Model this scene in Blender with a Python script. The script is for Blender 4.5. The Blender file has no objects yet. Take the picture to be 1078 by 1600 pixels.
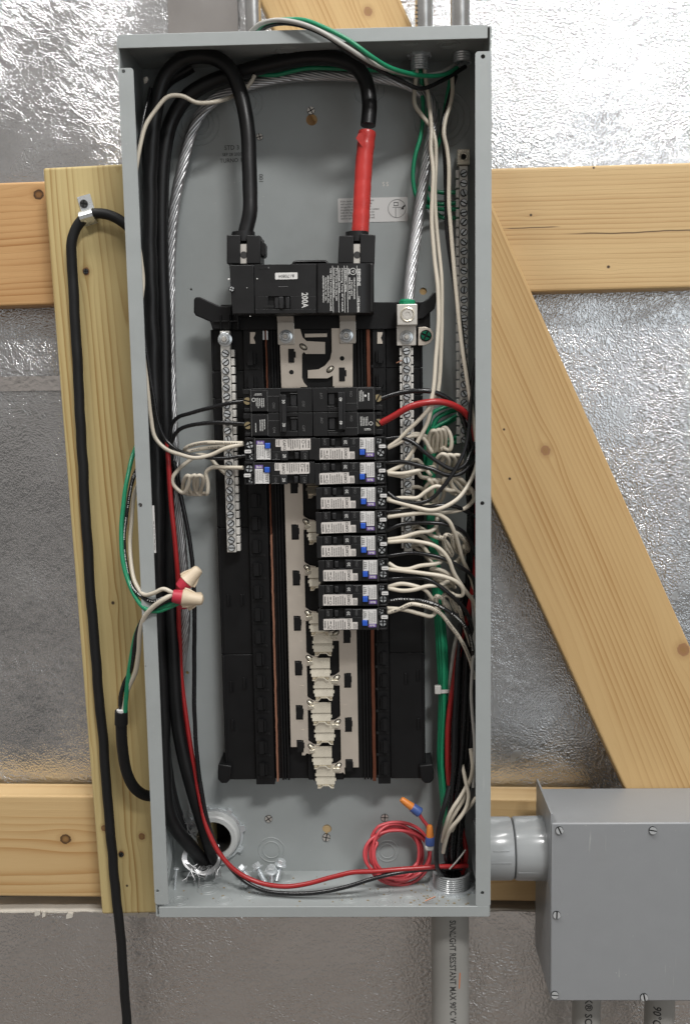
import bpy, math, random
from mathutils import Vector, Matrix
random.seed(7)
S = bpy.context.scene
COL = S.collection
R = math.radians

# ------------------------------------------------------------------ camera
CAM = Vector((0.06094723549883086, -1.0084579525767448, 0.5706240439934391))
PITCH, YAW, ROLL, FPX = -0.12729838253092474, -0.028426109498975234, -0.017469415523284022, 1546.73
fw = Vector((math.sin(YAW)*math.cos(PITCH), math.cos(YAW)*math.cos(PITCH), math.sin(PITCH)))
r0 = Vector((math.cos(YAW), -math.sin(YAW), 0))
u0 = r0.cross(fw)
rt = r0*math.cos(ROLL) + u0*math.sin(ROLL)
up = u0*math.cos(ROLL) - r0*math.sin(ROLL)
cd = bpy.data.cameras.new('camera')
cd.sensor_fit = 'VERTICAL'; cd.sensor_height = 24; cd.lens = FPX/1600*24
cd.clip_start = 0.05; cd.clip_end = 60
cam = bpy.data.objects.new('camera', cd); COL.objects.link(cam)
m = Matrix.Identity(4)
for i in range(3):
    m[i][0] = rt[i]; m[i][1] = up[i]; m[i][2] = -fw[i]; m[i][3] = CAM[i]
cam.matrix_world = m
S.camera = cam

# ------------------------------------------------------------------ light
W = bpy.data.worlds.new('World'); S.world = W; W.use_nodes = True
nt = W.node_tree; nt.nodes.clear()
wo = nt.nodes.new('ShaderNodeOutputWorld'); bg = nt.nodes.new('ShaderNodeBackground')
tc = nt.nodes.new('ShaderNodeTexCoord'); sx = nt.nodes.new('ShaderNodeSeparateXYZ'); cr = nt.nodes.new('ShaderNodeValToRGB')
mr = nt.nodes.new('ShaderNodeMapRange'); mr.inputs[1].default_value = -1; mr.inputs[2].default_value = 1
nt.links.new(tc.outputs['Generated'], sx.inputs[0]); nt.links.new(sx.outputs['Z'], mr.inputs[0])
nt.links.new(mr.outputs[0], cr.inputs[0]); nt.links.new(cr.outputs[0], bg.inputs[0]); nt.links.new(bg.outputs[0], wo.inputs[0])
els = cr.color_ramp.elements                      # the shop around: brown floor, dim walls, pale ceiling
els[0].position = 0.0; els[0].color = (.26, .20, .16, 1)
els[1].position = 1.0; els[1].color = (.34, .33, .32, 1)
for p, c in ((.24, (.43, .385, .35, 1)), (.315, (.40, .38, .36, 1)), (.37, (.09, .088, .084, 1)), (.40, (.018, .018, .017, 1)), (.43, (.06, .058, .055, 1)), (.455, (.30, .285, .27, 1)), (.48, (.50, .47, .44, 1)), (.53, (.57, .525, .49, 1)), (.66, (.42, .395, .37, 1)), (.80, (.40, .385, .37, 1))):
    e = els.new(p); e.color = c
bg.inputs[1].default_value = 0.60

def area(name, loc, target, sx_, sy_, power, color=(1, .985, .965)):
    l = bpy.data.lights.new(name, 'AREA'); l.shape = 'RECTANGLE'; l.size = sx_; l.size_y = sy_; l.energy = power; l.color = color
    o = bpy.data.objects.new(name, l); COL.objects.link(o); o.location = loc
    o.rotation_euler = (Vector(target) - Vector(loc)).to_track_quat('-Z', 'Y').to_euler()
    return o
area('shop_light_main', (.98, -2.7, 3.35), (0, 0, .45), .95, .36, 88)
area('shop_light_near_left', (-1.2, -1.1, 3.7), (0, 0, .4), 1.3, .3, 58)
area('shop_light_near_right', (1.0, -1.1, 3.7), (.1, 0, .4), 1.3, .3, 34)
area('shop_light_door', (2.25, -3.6, 1.0), (.35, 0, .6), 2.1, 2.4, 19, (.86, .94, 1))
S.render.engine = 'CYCLES'
S.cycles.use_denoising = True
S.cycles.max_bounces = 5; S.cycles.diffuse_bounces = 3; S.cycles.glossy_bounces = 3
S.cycles.use_adaptive_sampling = True; S.cycles.adaptive_threshold = .02
S.cycles.sample_clamp_indirect = 6
S.view_settings.view_transform = 'Standard'; S.view_settings.look = 'None'
S.view_settings.exposure = 0.10; S.view_settings.gamma = 1.0

# ------------------------------------------------------------------ helpers
def U(px, py, y):
    """photo pixel -> world point on the plane Y = y (front of the cabinet is Y = 0)"""
    d = rt*((px-539)/FPX) + up*((800-py)/FPX) + fw
    return CAM + d*((y-CAM.y)/d.y)
def mm(y): return (y-CAM.y)/FPX                        # metres per photo pixel at depth y

class NX:
    """tiny expression helper for node maths"""
    def __init__(s, nt): s.nt = nt
    def m(s, op, a, b=None, c=None):
        n = s.nt.nodes.new('ShaderNodeMath'); n.operation = op
        for i, v in enumerate((a, b, c)):
            if v is None: continue
            if isinstance(v, (int, float)): n.inputs[i].default_value = v
            else: s.nt.links.new(v, n.inputs[i])
        return n.outputs[0]
    def vec(s, x, y, z):
        n = s.nt.nodes.new('ShaderNodeCombineXYZ')
        for i, v in enumerate((x, y, z)):
            if isinstance(v, (int, float)): n.inputs[i].default_value = v
            else: s.nt.links.new(v, n.inputs[i])
        return n.outputs[0]
    def noise(s, v, scale=1, detail=2, rough=.5):
        n = s.nt.nodes.new('ShaderNodeTexNoise'); n.inputs['Scale'].default_value = scale; n.inputs['Detail'].default_value = detail
        n.inputs['Roughness'].default_value = rough; s.nt.links.new(v, n.inputs['Vector']); return n.outputs['Fac']
    def ss(s, v, a, b):
        n = s.nt.nodes.new('ShaderNodeMapRange'); n.interpolation_type = 'SMOOTHSTEP'
        s.nt.links.new(v, n.inputs[0]); n.inputs[1].default_value = a; n.inputs[2].default_value = b; return n.outputs[0]
    def mix(s, f, a, b):
        n = s.nt.nodes.new('ShaderNodeMix'); n.data_type = 'RGBA'
        if isinstance(f, (int, float)): n.inputs['Factor'].default_value = f
        else: s.nt.links.new(f, n.inputs['Factor'])
        for k, v in (('A', a), ('B', b)):
            if isinstance(v, tuple): n.inputs[k].default_value = (*v, 1)
            else: s.nt.links.new(v, n.inputs[k])
        return n.outputs['Result']

MATS = {}
def node(nt, t, **kw):
    n = nt.nodes.new(t)
    for k, v in kw.items():
        if k.startswith('i'): n.inputs[int(k[1:])].default_value = v
        else: setattr(n, k, v)
    return n
def mat(name, col, rough=.5, metal=0., spec=.5, bump=None, vary=0., coat=0., bscale=400, scuff=0.):
    M = bpy.data.materials.new(name); M.use_nodes = True; nt = M.node_tree
    b = nt.nodes['Principled BSDF']
    b.inputs['Base Color'].default_value = (*col, 1); b.inputs['Roughness'].default_value = rough
    b.inputs['Metallic'].default_value = metal; b.inputs['Specular IOR Level'].default_value = spec
    b.inputs['Coat Weight'].default_value = coat
    tc = node(nt, 'ShaderNodeTexCoord')
    if vary:
        nz = node(nt, 'ShaderNodeTexNoise'); nz.inputs['Scale'].default_value = 45; nz.inputs['Detail'].default_value = 8; nz.inputs['Roughness'].default_value = .65
        nt.links.new(tc.outputs['Object'], nz.inputs['Vector'])
        mx = node(nt, 'ShaderNodeMix', data_type='RGBA', blend_type='MIX')
        mx.inputs['A'].default_value = (*[c*(1-vary) for c in col], 1); mx.inputs['B'].default_value = (*[min(1, c*(1+vary)) for c in col], 1)
        nt.links.new(nz.outputs['Fac'], mx.inputs['Factor']); nt.links.new(mx.outputs['Result'], b.inputs['Base Color'])
        rr = node(nt, 'ShaderNodeMapRange'); rr.inputs[3].default_value = max(.03, rough-.12); rr.inputs[4].default_value = min(1, rough+.12)
        nt.links.new(nz.outputs['Fac'], rr.inputs[0]); nt.links.new(rr.outputs[0], b.inputs['Roughness'])
    if scuff:                                            # dust specks, handling smudges and short scratches
        x = NX(nt); o = tc.outputs['Object']; src = b.inputs['Base Color'].links[0].from_socket
        vo = node(nt, 'ShaderNodeTexVoronoi'); vo.inputs['Scale'].default_value = 140; nt.links.new(o, vo.inputs['Vector'])
        sel = x.noise(o, 37, 2); spot = x.m('MULTIPLY', x.m('SUBTRACT', 1., x.ss(vo.outputs['Distance'], .04, .11)), x.ss(sel, .56, .66))
        c1 = x.mix(x.m('MULTIPLY', spot, .45*scuff), src, (.58, .56, .52))
        mp = node(nt, 'ShaderNodeMapping'); mp.inputs['Scale'].default_value = (260, 260, 14); mp.inputs['Rotation'].default_value = (.2, .5, .1); nt.links.new(o, mp.inputs['Vector'])
        sc = x.m('MULTIPLY', x.ss(x.noise(mp.outputs[0], 1, 1), .70, .76), x.ss(x.noise(o, 21, 2), .55, .68))
        c2 = x.mix(x.m('MULTIPLY', sc, .4*scuff), c1, (.50, .51, .50))
        sm = x.ss(x.noise(o, 11, 4, .7), .50, .75)
        c3 = x.mix(x.m('MULTIPLY', sm, .16*scuff), c2, (.22, .22, .21))
        nt.links.new(c3, b.inputs['Base Color'])
    if bump:
        n2 = node(nt, 'ShaderNodeTexNoise'); n2.inputs['Scale'].default_value = bscale; n2.inputs['Detail'].default_value = 4
        nt.links.new(tc.outputs['Object'], n2.inputs['Vector'])
        bp = node(nt, 'ShaderNodeBump'); bp.inputs['Strength'].default_value = bump; bp.inputs['Distance'].default_value = .0006
        nt.links.new(n2.outputs['Fac'], bp.inputs['Height']); nt.links.new(bp.outputs[0], b.inputs['Normal'])
    MATS[name] = M
    return M
mat('grey_paint', (.342, .366, .364), .42, vary=.07, bump=.10, bscale=900, scuff=1.)
mat('box_grey', (.275, .285, .295), .38, vary=.06, bump=.12, bscale=900, scuff=1.2)
mat('black_plastic', (.0055, .0055, .006), .46, spec=.32, vary=.35, bump=.05, bscale=700)
mat('breaker_black', (.0095, .0095, .010), .44, spec=.38, vary=.3, bump=.06, bscale=900)
mat('soft_black', (.016, .016, .017), .5, spec=.4, vary=.2)
mat('shade_black', (.004, .004, .004), .8)  # flat black standing in for shade in holes, slots and round screw heads
mat('rubber', (.008, .008, .0085), .6, spec=.35, vary=.3, bump=.12, bscale=600)
mat('cable_black', (.006, .006, .0065), .40, spec=.42, vary=.4, bump=.10, bscale=250)
mat('wire_black', (.009, .009, .010), .26, vary=.3)
mat('wire_white', (.58, .525, .43), .36, vary=.07)
mat('wire_grey', (.42, .41, .38), .38, vary=.1)
mat('wire_green', (.013, .235, .112), .33, vary=.18)
mat('wire_red', (.34, .018, .019), .33, vary=.12)
mat('wire_pink', (.50, .055, .065), .36, vary=.12)
mat('tape_red', (.49, .040, .034), .30, vary=.1, bump=.55, bscale=120)
mat('alu', (.52, .52, .525), .40, metal=.92, vary=.12)
mat('zinc', (.76, .795, .815), .28, metal=.65, vary=.15)
mat('lug', (.70, .67, .62), .40, metal=.65, vary=.07, bump=.05)
mat('tin', (.75, .675, .585), .38, metal=.65, vary=.05, bump=.04)
mat('nickel', (.80, .745, .62), .27, metal=.7, vary=.07)
mat('steel_strap', (.58, .55, .50), .36, metal=.95, vary=.08)
mat('bar', (.82, .80, .755), .38, metal=.35, vary=.06)
mat('copper', (.60, .30, .20), .36, metal=.8, vary=.2)
mat('copper_dull', (.20, .075, .045), .45, metal=.8, vary=.3)
mat('brass', (.72, .60, .36), .28, metal=1., vary=.1)
mat('darkscrew', (.10, .10, .10), .35, metal=.8)
mat('green_screw', (.005, .16, .085), .25, metal=.5)
mat('paper', (.66, .65, .635), .55, vary=.03)
mat('paper_warm', (.60, .565, .53), .55, vary=.04)
mat('ink', (.035, .035, .035), .6)
mat('ink_soft', (.05, .05, .05), .6)
mat('print_white', (.62, .62, .60), .55)
mat('print_grey', (.115, .115, .115), .55)
mat('blue', (.022, .095, .50), .4)
mat('purple', (.17, .10, .33), .5)
mat('pvc', (.33, .345, .35), .22, vary=.04, coat=.25)
mat('pvc_pipe', (.34, .335, .315), .42, vary=.05, bump=.03)
mat('pvc_light', (.50, .51, .50), .36, vary=.04)
mat('emt', (.72, .73, .73), .24, metal=1., vary=.1)
mat('foam', (.62, .58, .51), .8, vary=.14, bump=.5, bscale=180)
mat('tan', (.63, .52, .38), .45, vary=.04)
mat('nut_red', (.47, .03, .055), .45)
mat('orange', (.62, .20, .035), .4, vary=.06)
mat('nut_blue', (.045, .085, .26), .4)
mat('tie', (.60, .59, .56), .35)
mat('orange_mark', (.62, .22, .10), .7)
mat('debris', (.30, .24, .15), .8)

def wood(name, base, dark, seed, knots=(), vc=0., d0=.03, slope=.03, freq=230., lines=1., knotcol=(.20, .09, .045), pin=(.05, .03, .02), rough=.55, cracks=(), wob=.004):
    """flat-sawn lumber: local X along the grain, Z across; rings = distance to a tilted pith at v = vc"""
    M = bpy.data.materials.new(name); M.use_nodes = True; nt = M.node_tree; b = nt.nodes['Principled BSDF']; x = NX(nt)
    tc = node(nt, 'ShaderNodeTexCoord'); sp = node(nt, 'ShaderNodeSeparateXYZ'); nt.links.new(tc.outputs['Object'], sp.inputs[0])
    u, t, v0 = sp.outputs[0], sp.outputs[1], sp.outputs[2]
    v = v0; kd = None; pd = None
    for (ku, kv, kr) in knots:
        du = x.m('SUBTRACT', u, ku); dv = x.m('SUBTRACT', v0, kv)
        q = x.m('ADD', x.m('POWER', x.m('ABSOLUTE', x.m('DIVIDE', du, kr*5.)), 2.), x.m('POWER', x.m('ABSOLUTE', x.m('DIVIDE', dv, kr*2.2)), 2.))
        v = x.m('SUBTRACT', v, x.m('MULTIPLY', dv, x.m('MULTIPLY', x.m('POWER', 2.718, x.m('MULTIPLY', q, -1.)), .8)))
        d = x.m('SQRT', x.m('ADD', x.m('POWER', x.m('ABSOLUTE', x.m('DIVIDE', du, kr*1.1)), 2.), x.m('POWER', x.m('ABSOLUTE', x.m('DIVIDE', dv, kr)), 2.)))
        if kr < .0032: pd = d if pd is None else x.m('MINIMUM', pd, d)
        else: kd = d if kd is None else x.m('MINIMUM', kd, d)
    w = x.noise(x.vec(x.m('ADD', x.m('MULTIPLY', u, 3.2), seed*3.7), seed, x.m('MULTIPLY', v, 14.)), 1, 3, .5)
    w2 = x.noise(x.vec(x.m('ADD', x.m('MULTIPLY', u, 1.3), seed*1.9), seed*2.3, 0.), 1, 1, .5)
    dep = x.m('ADD', x.m('ADD', x.m('MULTIPLY_ADD', u, slope, d0), x.m('MULTIPLY', t, 1.)), x.m('MULTIPLY', x.m('SUBTRACT', w2, .5), .05))
    rr = x.m('SQRT', x.m('ADD', x.m('POWER', x.m('ABSOLUTE', x.m('SUBTRACT', v, vc)), 2.), x.m('POWER', x.m('ABSOLUTE', dep), 2.)))
    ph = x.m('MULTIPLY', x.m('ADD', rr, x.m('MULTIPLY', x.m('SUBTRACT', w, .5), wob*2)), freq)
    saw = x.m('FRACT', ph); up_ = x.m('POWER', saw, 2.2); dn = x.m('SUBTRACT', 1., x.ss(saw, .90, 1.)); line = x.m('MULTIPLY', up_, dn)
    broad = x.noise(x.vec(x.m('MULTIPLY', u, 1.8), seed*1.3, x.m('MULTIPLY', rr, 60.)), 1, 2)
    fib = x.noise(x.vec(x.m('MULTIPLY', u, 26.), seed, x.m('MULTIPLY', v, 1100.)), 1, 4, .65)
    blot = x.noise(x.vec(x.m('MULTIPLY', u, 9.), seed*5., x.m('MULTIPLY', v, 30.)), 1, 4, .6)
    amp = x.m('MULTIPLY_ADD', x.ss(broad, .35, .7), .9, .18)
    f = x.m('ADD', x.m('MULTIPLY', x.m('MULTIPLY', line, amp), 1.05*lines), x.m('MULTIPLY', x.m('SUBTRACT', fib, .5), .40))
    f = x.m('ADD', f, x.m('ADD', x.m('MULTIPLY', x.m('SUBTRACT', broad, .5), .55), x.m('MULTIPLY', x.m('SUBTRACT', blot, .5), .35)))
    col = x.mix(x.ss(f, -.25, 1.05), base, dark)
    if kd is not None:
        kw = x.noise(x.vec(x.m('MULTIPLY', u, 330.), 0., x.m('MULTIPLY', v0, 330.)), 1, 3)
        kd = x.m('ADD', kd, x.m('MULTIPLY', x.m('SUBTRACT', kw, .5), .5))
        col = x.mix(x.m('MULTIPLY', x.m('SUBTRACT', 1., x.ss(kd, .9, 2.2)), .35), col, tuple(c*.85 for c in dark))
        col = x.mix(x.m('SUBTRACT', 1., x.ss(kd, .86, 1.12)), col, knotcol)
        col = x.mix(x.m('MULTIPLY', x.m('SUBTRACT', 1., x.ss(kd, .25, .95)), .75), col, tuple(c*.80 for c in dark))
    if pd is not None: col = x.mix(x.m('SUBTRACT', 1., x.ss(pd, .35, .9)), col, pin)
    for (cu, cv, cl, ch) in cracks:                       # seasoning checks
        wv = x.noise(x.vec(x.m('MULTIPLY', u, 14.), 0., 0.), 1, 2)
        dv = x.m('ABSOLUTE', x.m('ADD', x.m('SUBTRACT', v0, cv), x.m('MULTIPLY', x.m('SUBTRACT', wv, .5), .006)))
        du = x.m('ABSOLUTE', x.m('SUBTRACT', u, cu))
        k = x.m('MULTIPLY', x.m('SUBTRACT', 1., x.ss(dv, ch*.4, ch)), x.m('SUBTRACT', 1., x.ss(du, cl*.6, cl)))
        col = x.mix(x.m('MULTIPLY', k, .85), col, (.06, .035, .02))
    nt.links.new(col, b.inputs['Base Color']); b.inputs['Roughness'].default_value = rough; b.inputs['Specular IOR Level'].default_value = .35
    bp = node(nt, 'ShaderNodeBump'); bp.inputs['Strength'].default_value = .3; bp.inputs['Distance'].default_value = .0005
    nt.links.new(x.m('ADD', fib, x.m('MULTIPLY', line, .6)), bp.inputs['Height']); nt.links.new(bp.outputs[0], b.inputs['Normal'])
    MATS[name] = M; return M

def foil(name, scale=400., strength=.9, rough=.23, col=(.725, .735, .745)):
    """crinkled reflective insulation facing"""
    M = bpy.data.materials.new(name); M.use_nodes = True; nt = M.node_tree; b = nt.nodes['Principled BSDF']; x = NX(nt)
    tc = node(nt, 'ShaderNodeTexCoord'); o = tc.outputs['Object']
    wv = node(nt, 'ShaderNodeTexNoise'); wv.inputs['Scale'].default_value = 60; nt.links.new(o, wv.inputs['Vector'])
    vm = node(nt, 'ShaderNodeVectorMath', operation='MULTIPLY_ADD'); vm.inputs[1].default_value = (.012,)*3
    nt.links.new(wv.outputs['Color'], vm.inputs[0]); nt.links.new(o, vm.inputs[2])
    vo = node(nt, 'ShaderNodeTexVoronoi', feature='SMOOTH_F1'); vo.inputs['Scale'].default_value = scale; vo.inputs['Smoothness'].default_value = .35
    nt.links.new(vm.outputs[0], vo.inputs['Vector'])
    n1 = x.noise(vm.outputs[0], scale*1.9, 3, .6); n2 = x.noise(o, 14, 3); n3 = x.noise(o, 5., 2)
    amt = x.m('MULTIPLY_ADD', x.ss(n3, .36, .62), .72, .36)
    h = x.m('ADD', x.m('MULTIPLY', vo.outputs['Distance'], 1.15), x.m('MULTIPLY', n1, .8))
    h = x.m('ADD', x.m('MULTIPLY', h, amt), x.m('MULTIPLY', n2, 2.2))
    bp = node(nt, 'ShaderNodeBump'); bp.inputs['Strength'].default_value = strength; bp.inputs['Distance'].default_value = .00076
    nt.links.new(h, bp.inputs['Height']); nt.links.new(bp.outputs[0], b.inputs['Normal'])
    b.inputs['Metallic'].default_value = 1.; b.inputs['Base Color'].default_value = (*col, 1)
    nt.links.new(x.m('MULTIPLY_ADD', n2, .16, rough-.06), b.inputs['Roughness'])
    MATS[name] = M; return M
foil('foil'); foil('foil_tape', 120., .35, .20, (.78, .76, .745)); foil('foil_low', 270., 1.0, .26, (.76, .745, .73))

ORG = {}                                                  # world position of every thing's origin
def org(o):
    while o is not None and o.parent is not None: o = o.parent
    return ORG.get(o.name, Vector((0, 0, 0))) if o is not None else Vector((0, 0, 0))
def tag(o, label=None, cat=None, group=None, kind=None):
    if label: o['label'] = label
    if cat: o['category'] = cat
    if group: o['group'] = group
    if kind: o['kind'] = kind
    return o
def thing(name, label, cat, loc=(0, 0, 0), group=None):
    o = bpy.data.objects.new(name, None); COL.objects.link(o); o.location = loc; o.empty_display_size = .01
    ORG[o.name] = Vector(loc)
    return tag(o, label, cat, group)
def copy_tree(o, parent=None):
    c = o.copy(); COL.objects.link(c)
    if parent is not None: c.parent = parent
    for ch in list(o.children): copy_tree(ch, c)
    return c
def inst(name, me, parent, loc, rot=(0, 0, 0), scale=1.):
    o = bpy.data.objects.new(name, me); COL.objects.link(o)
    if parent is not None: o.parent = parent
    o.location = Vector(loc) - org(parent); o.rotation_euler = rot; o.scale = (scale,)*3
    return o

def catmull(P, n=7):
    P = [Vector(p) for p in P]
    if len(P) == 2: return P
    Q = [P[0]*2-P[1]] + P + [P[-1]*2-P[-2]]
    out = []
    for i in range(1, len(Q)-2):
        p0, p1, p2, p3 = Q[i-1:i+3]
        t0 = 0; t1 = max(1e-6, (p1-p0).length**.5); t2 = t1+max(1e-6, (p2-p1).length**.5); t3 = t2+max(1e-6, (p3-p2).length**.5)
        k = max(2, min(n, int((p2-p1).length/.0035)+2))
        for j in range(k):
            t = t1+(t2-t1)*j/k
            a1 = p0*((t1-t)/(t1-t0))+p1*((t-t0)/(t1-t0)); a2 = p1*((t2-t)/(t2-t1))+p2*((t-t1)/(t2-t1)); a3 = p2*((t3-t)/(t3-t2))+p3*((t-t2)/(t3-t2))
            b1 = a1*((t2-t)/(t2-t0))+a2*((t-t0)/(t2-t0)); b2 = a2*((t3-t)/(t3-t1))+a3*((t-t1)/(t3-t1))
            out.append(b1*((t2-t)/(t2-t1))+b2*((t-t1)/(t2-t1)))
    out.append(P[-1]); return out
def frames(P):
    n = len(P); T = [(P[min(i+1, n-1)]-P[max(i-1, 0)]).normalized() for i in range(n)]
    a = T[0].cross(Vector((0, 1, 0)))
    if a.length < .05: a = T[0].cross(Vector((1, 0, 0)))
    a.normalize(); F = []
    for i in range(n):
        a = (a-T[i]*a.dot(T[i])).normalized(); F.append((a, T[i].cross(a)))
    return T, F

class MB:
    def __init__(s): s.v = []; s.f = []
    def add(s, vs, fs):
        k = len(s.v); s.v += [Vector(p) for p in vs]; s.f += [tuple(i+k for i in f) for f in fs]; return s
    def box(s, x0, x1, y0, y1, z0, z1):
        x0, x1 = sorted((x0, x1)); y0, y1 = sorted((y0, y1)); z0, z1 = sorted((z0, z1))
        return s.add([(x0, y0, z0), (x1, y0, z0), (x1, y1, z0), (x0, y1, z0), (x0, y0, z1), (x1, y0, z1), (x1, y1, z1), (x0, y1, z1)],
                     [(3, 2, 1, 0), (4, 5, 6, 7), (0, 1, 5, 4), (1, 2, 6, 5), (2, 3, 7, 6), (3, 0, 4, 7)])
    def prism(s, poly, y0, y1, poly2=None):
        """poly = XZ outline, y0 the front"""
        ar = sum(poly[i][0]*poly[(i+1) % len(poly)][1]-poly[(i+1) % len(poly)][0]*poly[i][1] for i in range(len(poly)))
        q = poly2 or poly
        if ar < 0: poly = poly[::-1]; q = q[::-1]
        n = len(poly)
        return s.add([(a, y0, b) for a, b in poly]+[(a, y1, b) for a, b in q],
                     [tuple(range(n)), tuple(range(2*n-1, n-1, -1))]+[(i, n+i, n+(i+1) % n, (i+1) % n) for i in range(n)])
    def tube(s, P, r, n=8, cap=True):
        P = [Vector(p) for p in P]; T, F = frames(P); rr = r if isinstance(r, (list, tuple)) else [r]*len(P); vs = []; fs = []
        for p, (a, b), q in zip(P, F, rr):
            for k in range(n):
                t = 2*math.pi*k/n; vs.append(p+a*(q*math.cos(t))+b*(q*math.sin(t)))
        for i in range(len(P)-1):
            for k in range(n):
                fs.append((i*n+k, i*n+(k+1) % n, (i+1)*n+(k+1) % n, (i+1)*n+k))
        if cap: fs += [tuple(range(n-1, -1, -1)), tuple((len(P)-1)*n+k for k in range(n))]
        return s.add(vs, fs)
    def lathe(s, c, ax, prof, n=20):
        """prof = (height along ax, radius)"""
        c = Vector(c); ax = Vector(ax).normalized(); a = ax.orthogonal().normalized(); b = ax.cross(a); vs = []; fs = []
        for h, r in prof:
            for k in range(n):
                t = 2*math.pi*k/n; vs.append(c+ax*h+a*(r*math.cos(t))+b*(r*math.sin(t)))
        for i in range(len(prof)-1):
            for k in range(n): fs.append((i*n+k, i*n+(k+1) % n, (i+1)*n+(k+1) % n, (i+1)*n+k))
        if prof[0][1] > 1e-6: fs.append(tuple(range(n-1, -1, -1)))
        if prof[-1][1] > 1e-6: fs.append(tuple((len(prof)-1)*n+k for k in range(n)))
        return s.add(vs, fs)
    def ring(s, c, ax, prof, n=32):
        """closed profile (height, radius) swept round ax: a ring with a real hole"""
        c = Vector(c); ax = Vector(ax).normalized(); a = ax.orthogonal().normalized(); b = ax.cross(a); vs = []; fs = []; m_ = len(prof)
        for h, r in prof:
            for k in range(n):
                t = 2*math.pi*k/n; vs.append(c+ax*h+a*(r*math.cos(t))+b*(r*math.sin(t)))
        for i in range(m_):
            j = (i+1) % m_
            for k in range(n): fs.append((i*n+k, i*n+(k+1) % n, j*n+(k+1) % n, j*n+k))
        return s.add(vs, fs)
    def mesh(s, name, M, smooth=35):
        me = bpy.data.meshes.new(name); me.from_pydata([tuple(p) for p in s.v], [], s.f); me.materials.append(MATS[M] if isinstance(M, str) else M)
        import bmesh
        b = bmesh.new(); b.from_mesh(me); bmesh.ops.recalc_face_normals(b, faces=b.faces[:]); b.to_mesh(me); b.free()
        if smooth:
            me.polygons.foreach_set('use_smooth', [True]*len(me.polygons)); me.set_sharp_from_angle(angle=R(smooth))
        me.update(); return me
    def build(s, name, M, parent=None, bevel=0., smooth=35, base=None):
        if parent is not None: o_ = org(parent)
        else:
            xs = [p.x for p in s.v]; ys = [p.y for p in s.v]; zs = [p.z for p in s.v]
            o_ = Vector(base) if base else Vector(((min(xs)+max(xs))/2, (min(ys)+max(ys))/2, min(zs)))
        if o_.length > 0: s.v = [p-o_ for p in s.v]
        o = bpy.data.objects.new(name, s.mesh(name, M, smooth)); COL.objects.link(o)
        if parent is not None: o.parent = parent
        else: o.location = o_; ORG[o.name] = o_
        if bevel:
            md = o.modifiers.new('bevel', 'BEVEL'); md.width = bevel; md.segments = 2; md.limit_method = 'ANGLE'; md.angle_limit = R(40)
        return o
def pxbox(mb, x0, y0, x1, y1, d0, d1):
    """box whose FRONT outline (at depth d0) fills the photo rectangle"""
    xm, ym = (x0+x1)/2, (y0+y1)/2
    return mb.box(U(x0, ym, d0).x, U(x1, ym, d0).x, d0, d1, U(xm, y1, d0).z, U(xm, y0, d0).z)
def pxpoly(pts, d): return [(U(a, b, d).x, U(a, b, d).z) for a, b in pts]
def rrect(x0, x1, z0, z1, r, n=4):
    out = []
    for cx, cz, a0 in ((x1-r, z1-r, 0), (x0+r, z1-r, 90), (x0+r, z0+r, 180), (x1-r, z0+r, 270)):
        for k in range(n+1):
            a = R(a0+90*k/n); out.append((cx+r*math.cos(a), cz+r*math.sin(a)))
    return out
def cut(o, cutters):
    """real openings: boolean difference, applied at once, cutters removed"""
    for mb in cutters:
        c = mb if isinstance(mb, bpy.types.Object) else None
        me = mb.mesh('cutter', 'shade_black', 0); c = bpy.data.objects.new('cutter', me); COL.objects.link(c)
        md = o.modifiers.new('b', 'BOOLEAN'); md.operation = 'DIFFERENCE'; md.solver = 'EXACT'; md.object = c
        bpy.context.view_layer.update()
        dg = bpy.context.evaluated_depsgraph_get(); new = bpy.data.meshes.new_from_object(o.evaluated_get(dg))
        o.modifiers.remove(md); o.data = new; bpy.data.objects.remove(c)
    return o
TXT = {}
def textmesh(body, size, bold=0.):
    k = (body, round(size, 6), bold)
    if k not in TXT:
        c = bpy.data.curves.new('t', 'FONT'); c.body = body; c.size = size; c.align_x = 'CENTER'; c.align_y = 'CENTER'; c.offset = bold; c.resolution_u = 2
        o = bpy.data.objects.new('t', c); COL.objects.link(o)
        dg = bpy.context.evaluated_depsgraph_get(); me = bpy.data.meshes.new_from_object(o.evaluated_get(dg))
        TXT[k] = ([v.co.copy() for v in me.vertices], [tuple(p.vertices) for p in me.polygons])
        bpy.data.objects.remove(o); bpy.data.meshes.remove(me)
    return TXT[k]
def put_text(mb, body, size, c, ang=0., sx=1., bold=0.):
    """add flat lettering facing -Y, centre c, turned ang degrees (counter-clockwise as seen)"""
    vs, fs = textmesh(body, size, bold); c = Vector(c); ca, sa = math.cos(R(ang)), math.sin(R(ang))
    return mb.add([c+Vector((v.x*sx*ca-v.y*sa, 0, v.x*sx*sa+v.y*ca)) for v in vs], fs)
def flat(mb, x0, x1, z0, z1, y): return mb.add([(x0, y, z0), (x1, y, z0), (x1, y, z1), (x0, y, z1)], [(0, 1, 2, 3)])
def fineprint(mb, x0, x1, z0, z1, y, n, vertical, rnd, fill=.42):
    """illegible small print: broken strokes in n lines"""
    if x0 > x1: x0, x1 = x1, x0
    if z0 > z1: z0, z1 = z1, z0
    L = (z1-z0) if vertical else (x1-x0); D = (x1-x0) if vertical else (z1-z0)
    for i in range(n):
        c = (i+.5)/n*D; h = D/n*fill/2; p = L*rnd.uniform(0, .06); end = L*rnd.uniform(.78, 1.)
        while p < end:
            q = min(end, p+L*rnd.uniform(.05, .17))
            if vertical: flat(mb, x0+c-h, x0+c+h, z0+p, z0+q, y)
            else: flat(mb, x0+p, x0+q, z0+c-h, z0+c+h, y)
            p = q+L*.03
    return mb

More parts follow.
